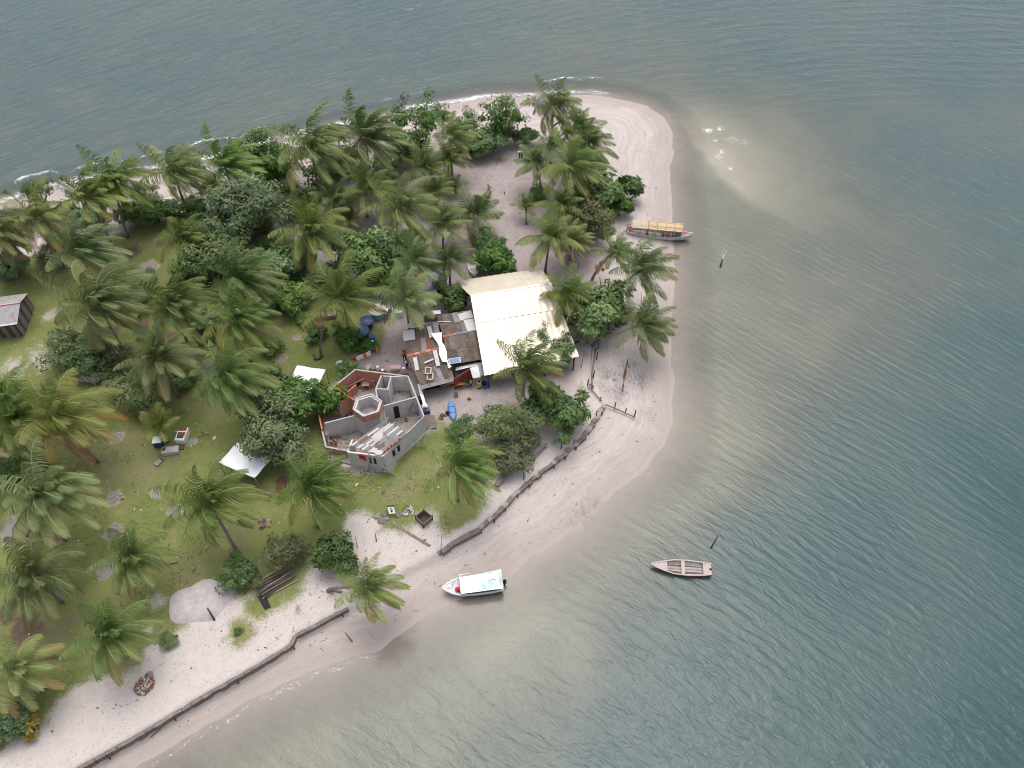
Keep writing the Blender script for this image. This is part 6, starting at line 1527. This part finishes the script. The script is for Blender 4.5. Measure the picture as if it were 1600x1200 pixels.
# freezers behind the shack
def box_app(u, v_, sz, rz, mat, nm, lab, cat, extra=None, z=0):
    c = W(u, v_); root = thing(nm, lab, cat, c); mb = MB(); mb.box(c+Vector((0,0,sz[2]/2+z)), sz, rz); part(mb, 'body', mat, root)
    M = Matrix.Translation(c) @ Matrix.Rotation(rz, 4, 'Z')
    for nm2, dx, dy, dz, sx, sy, sz2, m2 in extra or ():
        mb = MB(); mb.box(None, (sx, sy, sz2), M=M @ Matrix.Translation((dx, dy, dz))); part(mb, nm2, m2, root)
    return root
box_app(616,493,(2.0,.9,.85),.12,WHITE,'chest_freezer','white chest freezer with a dark open hatch beside the round tank','freezer',[('lid',.45,0,.885,1.1,.94,.07,WHITE),('hatch',-.42,0,.87,.45,.7,.04,BLACK),('handle',.9,-.48,.7,.3,.04,.05,GRYM)])
box_app(667,480,(1.9,.9,.9),.45,WHITE,'chest_freezer','white freezer lying askew under the freezer palm','freezer',[('lid',0,0,.93,1.9,.94,.06,WHITE),('grille',.8,-.46,.3,.35,.04,.35,BLACK)])
box_app(674,463,(1.5,.8,.8),.3,FIBW,'old_washer','pale washing machine behind the shack','appliance',[('lid',0,0,.82,1.45,.75,.05,FIBW),('panel',0,.3,.9,1.3,.1,.15,GRYM)])
box_app(687,451,(1.9,1.6,2.0),.15,GRYM,'small_kiosk','small shed with a bluish metal roof behind the dinghy palm','shed',[('roof',-.1,.1,2.06,2.5,1.5,.08,simple('bluish_metal', (.42,.49,.56), .5, .12, 3, .4)),('door',.7,-.82,.95,.5,.05,1.8,WHITE),('opening',.0,-.82,.95,.7,.04,1.8,BLACK)])
box_app(676,499,(2.0,.5,1.1),.1,FIBG,'block_wall','low grey block wall with a white curled sheet behind the shack','wall',[('curled_sheet',0,0,1.15,2.1,.6,.06,WHITE)])
mb = MB(); c = W(632,423,.3); mb.smooth = True; mb.blob(c, (.4,.35,.3), 4, 9, .2); solo(mb, 'white_sack', WHITE, 'white sack in the shade behind the yard palms', 'sack', c-Vector((0,0,.3)))
mb = MB(); c = W(613,450,.3); mb.slab((c+Vector((-.5,-.4,.2)), c+Vector((.5,-.3,.5)), c+Vector((.6,.4,.6)), c+Vector((-.4,.4,.3))), .04); solo(mb, 'metal_scrap', GRYM, 'tilted grey sheet lying by the hidden greenish tank', 'scrap', c)
for i, (u, v_, sx) in enumerate(((477,500,1.9),(502,497,2.4),(522,495,1.2))):
    c = W(u, v_); root = thing('brick_stack', ('orange brick stack, leftmost and lowest of the row below the broad palm','long orange brick stack, middle of the row below the broad palm','short orange brick stack, half under the broad palm')[i], 'brick stack', c, 'orange brick stacks')
    for k in range(2+(i > 0)):
        mb = MB()
        n = int(sx/.2)
        for j in range(n):
            for r2 in range(3): mb.box(c+Vector((-sx/2+.2*j, -.28+.28*r2+.05*j*.3, .1+.2*k)), (.185, .265, .19), .1)
        part(mb, 'brick_course', BRICK, root)
# scrapped appliances
box_app(250,692,(.9,1.3,.85),.15,BLUD,'scrap_fridge','dark blue scrapped fridge under the squat palm','appliance',[('rim',0,-.2,.87,.95,.9,.06,WHITE),('rust_patch',0,.4,.87,.7,.5,.05,RUST)])
box_app(287,684,(1.0,1.7,.75),-.05,WHITE,'scrap_freezer','white scrapped freezer full of rust beside the squat palm','appliance',[('rusty_inside',0,-.05,.755,.8,.5,.03,RUST),('rust_patch',-.05,.6,.77,.85,.45,.05,RUST),('dark_gap',0,-.45,.755,.7,.3,.03,WOODD)])
box_app(268,706,(1.7,.8,.5),.15,FIBW,'scrap_cabinet','pale overturned cabinet with rust stains in front of the squat palm','cabinet',[('rust_patch',-.6,.1,.51,.4,.45,.03,RUST),('panel',.1,0,.515,1.1,.5,.03,FIBW)])
box_app(249,724,(.45,.75,.3),-.5,GRYM,'grey_box','grey metal box lying alone on the lawn','box',[('lid',0,0,.31,.36,.6,.03,FIBG),('dark_end',.0,.4,.2,.4,.1,.3,BLACK)])
mb = MB(); mb.box(W(283,700,.1), (.5,.35,.2), .2); solo(mb, 'cardboard_piece', RUST, 'brown scrap piece below the white rusty freezer', 'scrap', W(284,700,.05))
# tall dead trunk near the lawn centre
a = W(502,559); root = thing('dead_palm_trunk', 'dead crownless palm trunk with a ragged reddish top in mid lawn', 'dead tree', a)
mb = MB(); mb.smooth = True; p = [a, W(500,540,1.2), W(503,520,3.2), W(502,508,4.6)]; mb.tube(p, [.2,.16,.15,.2], 8); part(mb, 'trunk', PBARK, root)
mb = MB(); mb.smooth = True; mb.blob(p[-1]+Vector((-.1,0,.1)), (.4,.4,.5), 4, 8, .35); part(mb, 'ragged_top', simple('dead_frond_base', (.36,.20,.15), .9, .3, 5), root)
mb = MB(); mb.smooth = True; mb.tube([W(490,553,.35), W(492,561,.15), W(501,560,.1)], [.12,.16,.14], 7); part(mb, 'root', WOODD, root)
# laundry
def cloth(u, v_, h, w, l, mat, lab, az, seed, nm='laundry'):
    c = W(u, v_, h); rg = random.Random(seed); mb = MB(); mb.smooth = True; rows = []; ca, sa = math.cos(az), math.sin(az)
    for j in range(6):
        rows.append([mb.vert(c+Vector((ca*w*(i/6-.5), sa*w*(i/6-.5), 0))+Vector((-sa, ca, 0))*(.07*math.sin(i*1.9+seed)*(j/3)+.12*j/5*math.sin(seed))-Vector((0,0,l*j/5*(1-.2*abs(i/6-.5))))) for i in range(7)])
    for a, b in zip(rows, rows[1:]):
        for i in range(6): mb.face((a[i], b[i], b[i+1], a[i+1]))
    o = solo(mb, nm, mat, lab, 'laundry', c, 'washing hung out beside the yard'); m_ = o.modifiers.new('thick', 'SOLIDIFY'); m_.thickness = .012
ln = thing('clothes_line', 'thin clothes line strung from the bush to the blue drum', 'clothes line', W(536,580)); A, B = W(534,566,1.5), W(592,541,1.5)
mb = MB(); mb.tube([A, A.lerp(B, .5)-Vector((0,0,.12)), B], .012, 4); part(mb, 'cord', WOODG, ln)
for p in (A, B): mb = MB(); mb.tube([drop(p), p], .04, 6); part(mb, 'pole', POLE, ln)
dirz = math.atan2((B-A).y, (B-A).x)
for i, (q, w_, l_, m_, lab) in enumerate(((.20,.0,0,None,''),(.30,.55,.55,CLOTH_R,'dark red cloth on the clothes line'),(.47,1.0,.7,CLOTH_W,'large white cloth on the clothes line'),(.60,.55,.8,CLOTH_O,'orange shirt on the clothes line next to the white cloths'),(.70,.55,.75,CLOTH_W,'small white shirt on the clothes line nearest the blue drum'),(.95,.45,.8,CLOTH_O,'orange cloth at the drum end of the clothes line'))):
    if m_:
        p = A.lerp(B, q)-Vector((0,0,.10)); c = p; rg = random.Random(i); mb = MB(); mb.smooth = True; rows = []; ca, sa = math.cos(dirz), math.sin(dirz)
        for j in range(6): rows.append([mb.vert(c+Vector((ca, sa, 0))*w_*(k/6-.5)+Vector((-sa, ca, 0))*(-.12*j/5+.05*math.sin(k*2+i)*j/4)-Vector((0,0,l_*j/5))) for k in range(7)])
        for a, b in zip(rows, rows[1:]):
            for k in range(6): mb.face((a[k], b[k], b[k+1], a[k+1]))
        o = solo(mb, 'laundry', m_, lab, 'laundry', c, 'washing hung out beside the yard'); md = o.modifiers.new('thick', 'SOLIDIFY'); md.thickness = .012
def drape(u, v_, h, r, mat, lab, seed):
    c = W(u, v_, h); mb = MB(); mb.smooth = True; N = 10; rg = random.Random(seed); ctr = mb.vert(c+Vector((0,0,.12))); rings = []
    for j in (1, 2, 3): rings.append([mb.vert(c+Vector((r*j/3*math.cos(6.283*k/N)*rg.uniform(.8, 1.15), r*j/3*math.sin(6.283*k/N)*rg.uniform(.6, .95), .12-.10*j*j*.5*rg.uniform(.6, 1.3)))) for k in range(N)])
    for k in range(N): mb.face((ctr, rings[0][k], rings[0][(k+1) % N]))
    for a, b in zip(rings, rings[1:]):
        for k in range(N): mb.face((a[k], b[k], b[(k+1) % N], a[(k+1) % N]))
    o = solo(mb, 'laundry', mat, lab, 'laundry', c, 'washing hung out beside the yard'); md = o.modifiers.new('thick', 'SOLIDIFY'); md.thickness = .02
drape(530,566,1.5,.55,CLOTH_G,'pale green and white cloth draped over the bush',3); drape(544,569,1.4,.38,CLOTH_Y,'yellow cloth draped over the bush',5)

# loose rubble on the floors
for i, (x, y, lab) in enumerate(((300,840,'thin scatter of broken tile over the front-left terrace floor'),(430,400,'scatter of chips over the brick room floor'),(880,620,'dust and chips on the seaward terrace floor'),(850,420,'weeds and chips in the grassy inner room'),(570,510,'chips and a hoop on the hexagonal tower floor'))):
    pile(x, y, lab, [[FIBG, RUST], [FIBG, ORNG], [CEMF, FIBW], [LM['bright'], WOODL], [FIBG, FIBW]][i], 16, 1.25 if i != 4 else .7, .10, 60+i, .02 if i != 4 else .02, 'rubble_scatter', 'rubble')
# ------------------------------------------------------------------ people
SKIN = simple('brown_skin', (.28,.15,.095), .6, .08, 8); HAIR = simple('black_hair', (.012,.010,.009), .7, .2, 8)
def person(loc, rz, pose, lab, shirt, shorts, s=1.0):
    """one continuous skinned body; joints given in metres, facing +Y"""
    J = {'pelvis': (0,0,.93), 'chest': (0,.0,1.28), 'neck': (0,.0,1.46), 'head': (0,.02,1.56), 'crown': (0,.02,1.70)}
    for sg, n in ((-1, 'l'), (1, 'r')):
        J[n+'sh'] = (sg*.19,0,1.40); J[n+'el'] = (sg*.25,-.02,1.12); J[n+'wr'] = (sg*.27,.06,.88); J[n+'pa'] = (sg*.27,.08,.80)
        J[n+'hp'] = (sg*.10,0,.90); J[n+'kn'] = (sg*.11,.02,.50); J[n+'an'] = (sg*.11,-.02,.08); J[n+'to'] = (sg*.12,.17,.03)
    J.update(pose)
    rad = {'pelvis': .135, 'chest': .15, 'neck': .055, 'head': .095, 'crown': .07, 'sh': .065, 'el': .045, 'wr': .030, 'pa': .034, 'hp': .095, 'kn': .060, 'an': .040, 'to': .030}
    names = list(J); E = [('pelvis','chest'),('chest','neck'),('neck','head'),('head','crown')]
    for n in 'lr': E += [('chest',n+'sh'),(n+'sh',n+'el'),(n+'el',n+'wr'),(n+'wr',n+'pa'),('pelvis',n+'hp'),(n+'hp',n+'kn'),(n+'kn',n+'an'),(n+'an',n+'to')]
    V = [Vector(J[n]) for n in names]; R = [rad.get(n, rad.get(n[1:])) for n in names]; Ed = [(names.index(a), names.index(b)) for a, b in E]
    for n in 'lr':
        pa, wr = Vector(J[n+'pa']), Vector(J[n+'wr']); d = (pa-wr).normalized(); sd = d.cross(Vector((0,1,.3))).normalized(); base = names.index(n+'pa')
        for k, (o, ln) in enumerate(((-.026,.070),(-.009,.085),(.009,.078),(.026,.060))):
            V.append(pa+sd*o+d*.02); R.append(.009); V.append(pa+sd*o*1.1+d*(.02+ln*.55)); R.append(.0085); V.append(pa+sd*o*1.1+d*(.02+ln*.9)+Vector((0,.03,0))); R.append(.007); i = len(V)-3; Ed += [(base, i), (i, i+1), (i+1, i+2)]
        V.append(pa+sd*-.045+Vector((0,.03,0))); R.append(.010); V.append(pa+sd*-.055+d*.04+Vector((0,.05,0))); R.append(.008); Ed += [(base, len(V)-2), (len(V)-2, len(V)-1)]
    hd = Vector(J['head']); V.append(hd+Vector((0,.105,-.015))); R.append(.016); Ed.append((names.index('head'), len(V)-1))
    me = bpy.data.meshes.new('body'); me.from_pydata([v*s for v in V], Ed, []); o = bpy.data.objects.new('tmp', me); COL.objects.link(o)
    o.modifiers.new('skin', 'SKIN'); sv = me.skin_vertices[0].data
    for i, r in enumerate(R): sv[i].radius = (r*s, r*s); sv[i].use_root = (i == 0)
    sb = o.modifiers.new('sub', 'SUBSURF'); sb.levels = 1
    dg = bpy.context.evaluated_depsgraph_get(); m2 = bpy.data.meshes.new_from_object(o.evaluated_get(dg)); bpy.data.objects.remove(o)
    for m_ in (SKIN, shirt, shorts): m2.materials.append(m_)
    root = bpy.data.objects.new('person', None); root.location = loc; root.rotation_euler = (0,0,rz); link(root, None, loc); tag(root, lab, 'person')
    for p in m2.polygons:
        p.use_smooth = True
    b = bpy.data.objects.new('body', m2); link(b, root)
    def clothe(nm, sel, mat, grow=.012):
        pts = [(Vector(J[a])*s, Vector(J[c])*s, ra*s) for a, c, ra in sel]; bm_ = [p for p in m2.polygons if any(_near(p.center, a, c) < ra for a, c, ra in pts)]
        ids = {}; mb = MB(); mb.smooth = True
        for p in bm_:
            f = []
            for vi in p.vertices:
                if vi not in ids: vv = m2.vertices[vi]; ids[vi] = mb.vert(vv.co+vv.normal*grow*s)
                f.append(ids[vi])
            mb.face(f)
        if mb.f: link(bpy.data.objects.new(nm, mb.mesh(nm, mat)), root)
    def _near(p, a, c):
        d = c-a; q = max(0, min(1, (p-a).dot(d)/max(d.length_squared, 1e-6))); return (p-(a+d*q)).length
    mid = lambda a, c, q: None
    if shirt: clothe('shirt', [('pelvis','chest',.19),('chest','lsh',.12),('chest','rsh',.12)], shirt)
    if shorts: clothe('shorts', [('pelvis','lhp',.17),('pelvis','rhp',.17),('lhp','lkn',.11),('rhp','rkn',.11)], shorts, .015)
    mb = MB(); mb.smooth = True; mb.blob((hd+Vector((0,-.02,.06)))*s, (.105*s,.115*s,.10*s), 3, 10, .04); link(bpy.data.objects.new('hair', mb.mesh('hair', HAIR)), root)
    return root
NAVY = simple('navy_cloth', (.02,.03,.07), .9, .15)
person(W(674,561), .6, {'lkn': (-.13,.10,.50), 'lan': (-.13,.12,.08), 'lto': (-.14,.3,.03), 'rel': (.30,.10,1.16), 'rwr': (.22,.30,1.10), 'rpa': (.20,.37,1.10)}, 'person in an orange shirt and dark shorts at the shack roof corner', CLOTH_O, NAVY).location = W(633,563)
sit = {'pelvis': (0,0,.14), 'chest': (0,-.05,.50), 'neck': (0,-.04,.68), 'head': (0,0,.78), 'crown': (0,.01,.92)}
for sg, n in ((-1,'l'),(1,'r')):
    sit.update({n+'sh': (sg*.18,-.05,.62), n+'el': (sg*.24,-.02,.36), n+'wr': (sg*.20,.20,.36), n+'pa': (sg*.19,.27,.37), n+'hp': (sg*.10,.02,.13), n+'kn': (sg*.15,.40,.42), n+'an': (sg*.13,.62,.07), n+'to': (sg*.14,.78,.04)})
person(W(938,417), 2.6, sit, 'person in a dark red top sitting on the sand beside the red ball', simple('dark_red_cloth', (.25,.05,.05), .9), NAVY)
person(W(931.5,419.5), -1.2, sit, 'small person in yellow clothes sitting on the sand beside the dark red one', CLOTH_Y, CLOTH_O, .72)
mb = MB(); mb.smooth = True; c = W(942.5,420.5,.2); mb.lathe(c-Vector((0,0,.2)), [(.02,0),(.14,.04),(.2,.14),(.21,.2),(.2,.27),(.14,.36),(.02,.4)], 14); solo(mb, 'red_ball', CLOTH_R, 'red ball on the sand beside the seated people', 'ball', c-Vector((0,0,.2)))
pc = person(W(640,577), 1.2, {'rel': (.30,.12,1.14), 'rwr': (.20,.32,1.05), 'rpa': (.18,.39,1.03)}, 'person in a white shirt standing by the west end of the shack', CLOTH_W, NAVY); pc.location = W(637,576)
# ------------------------------------------------------------------ light
SUN_EL, SUN_AZ = R_(73), R_(8)        # azimuth: from +Y towards +X
wd = bpy.data.worlds.new('World'); sc.world = wd; wd.use_nodes = True
nt = wd.node_tree; nt.nodes.clear()
sky = nt.nodes.new('ShaderNodeTexSky'); sky.sky_type = 'NISHITA'; sky.sun_disc = False
sky.sun_elevation = SUN_EL; sky.sun_rotation = SUN_AZ; sky.air_density = 1.0; sky.dust_density = 4.0; sky.ozone_density = 1.0
hs = nt.nodes.new('ShaderNodeHueSaturation'); hs.inputs['Saturation'].default_value = .45
bg = nt.nodes.new('ShaderNodeBackground'); bg.inputs[1].default_value = .15
ow = nt.nodes.new('ShaderNodeOutputWorld')
nt.links.new(sky.outputs[0], hs.inputs['Color']); nt.links.new(hs.outputs[0], bg.inputs[0]); nt.links.new(bg.outputs[0], ow.inputs[0])
sl = bpy.data.lights.new('sun', 'SUN'); sl.energy = 1.0; sl.angle = R_(50); sl.color = (1, .97, .93)
so_ = bpy.data.objects.new('sun', sl); COL.objects.link(so_)
dv = Vector((math.sin(SUN_AZ)*math.cos(SUN_EL), math.cos(SUN_AZ)*math.cos(SUN_EL), math.sin(SUN_EL)))
so_.rotation_euler = dv.to_track_quat('Z', 'Y').to_euler(); so_.location = dv*200
sc.view_settings.view_transform = 'Standard'; sc.view_settings.look = 'None'; sc.view_settings.gamma = 1; sc.view_settings.exposure = 0.65
sc.render.engine = 'CYCLES'; sc.cycles.max_bounces = 6; sc.cycles.transparent_max_bounces = 12; sc.cycles.use_denoising = True; sc.cycles.denoising_prefilter = 'ACCURATE'; sc.cycles.use_adaptive_sampling = False; sc.cycles.sample_clamp_indirect = 4
sc.cycles.caustics_reflective = False; sc.cycles.caustics_refractive = False
sc.cycles.filter_width = 1.0
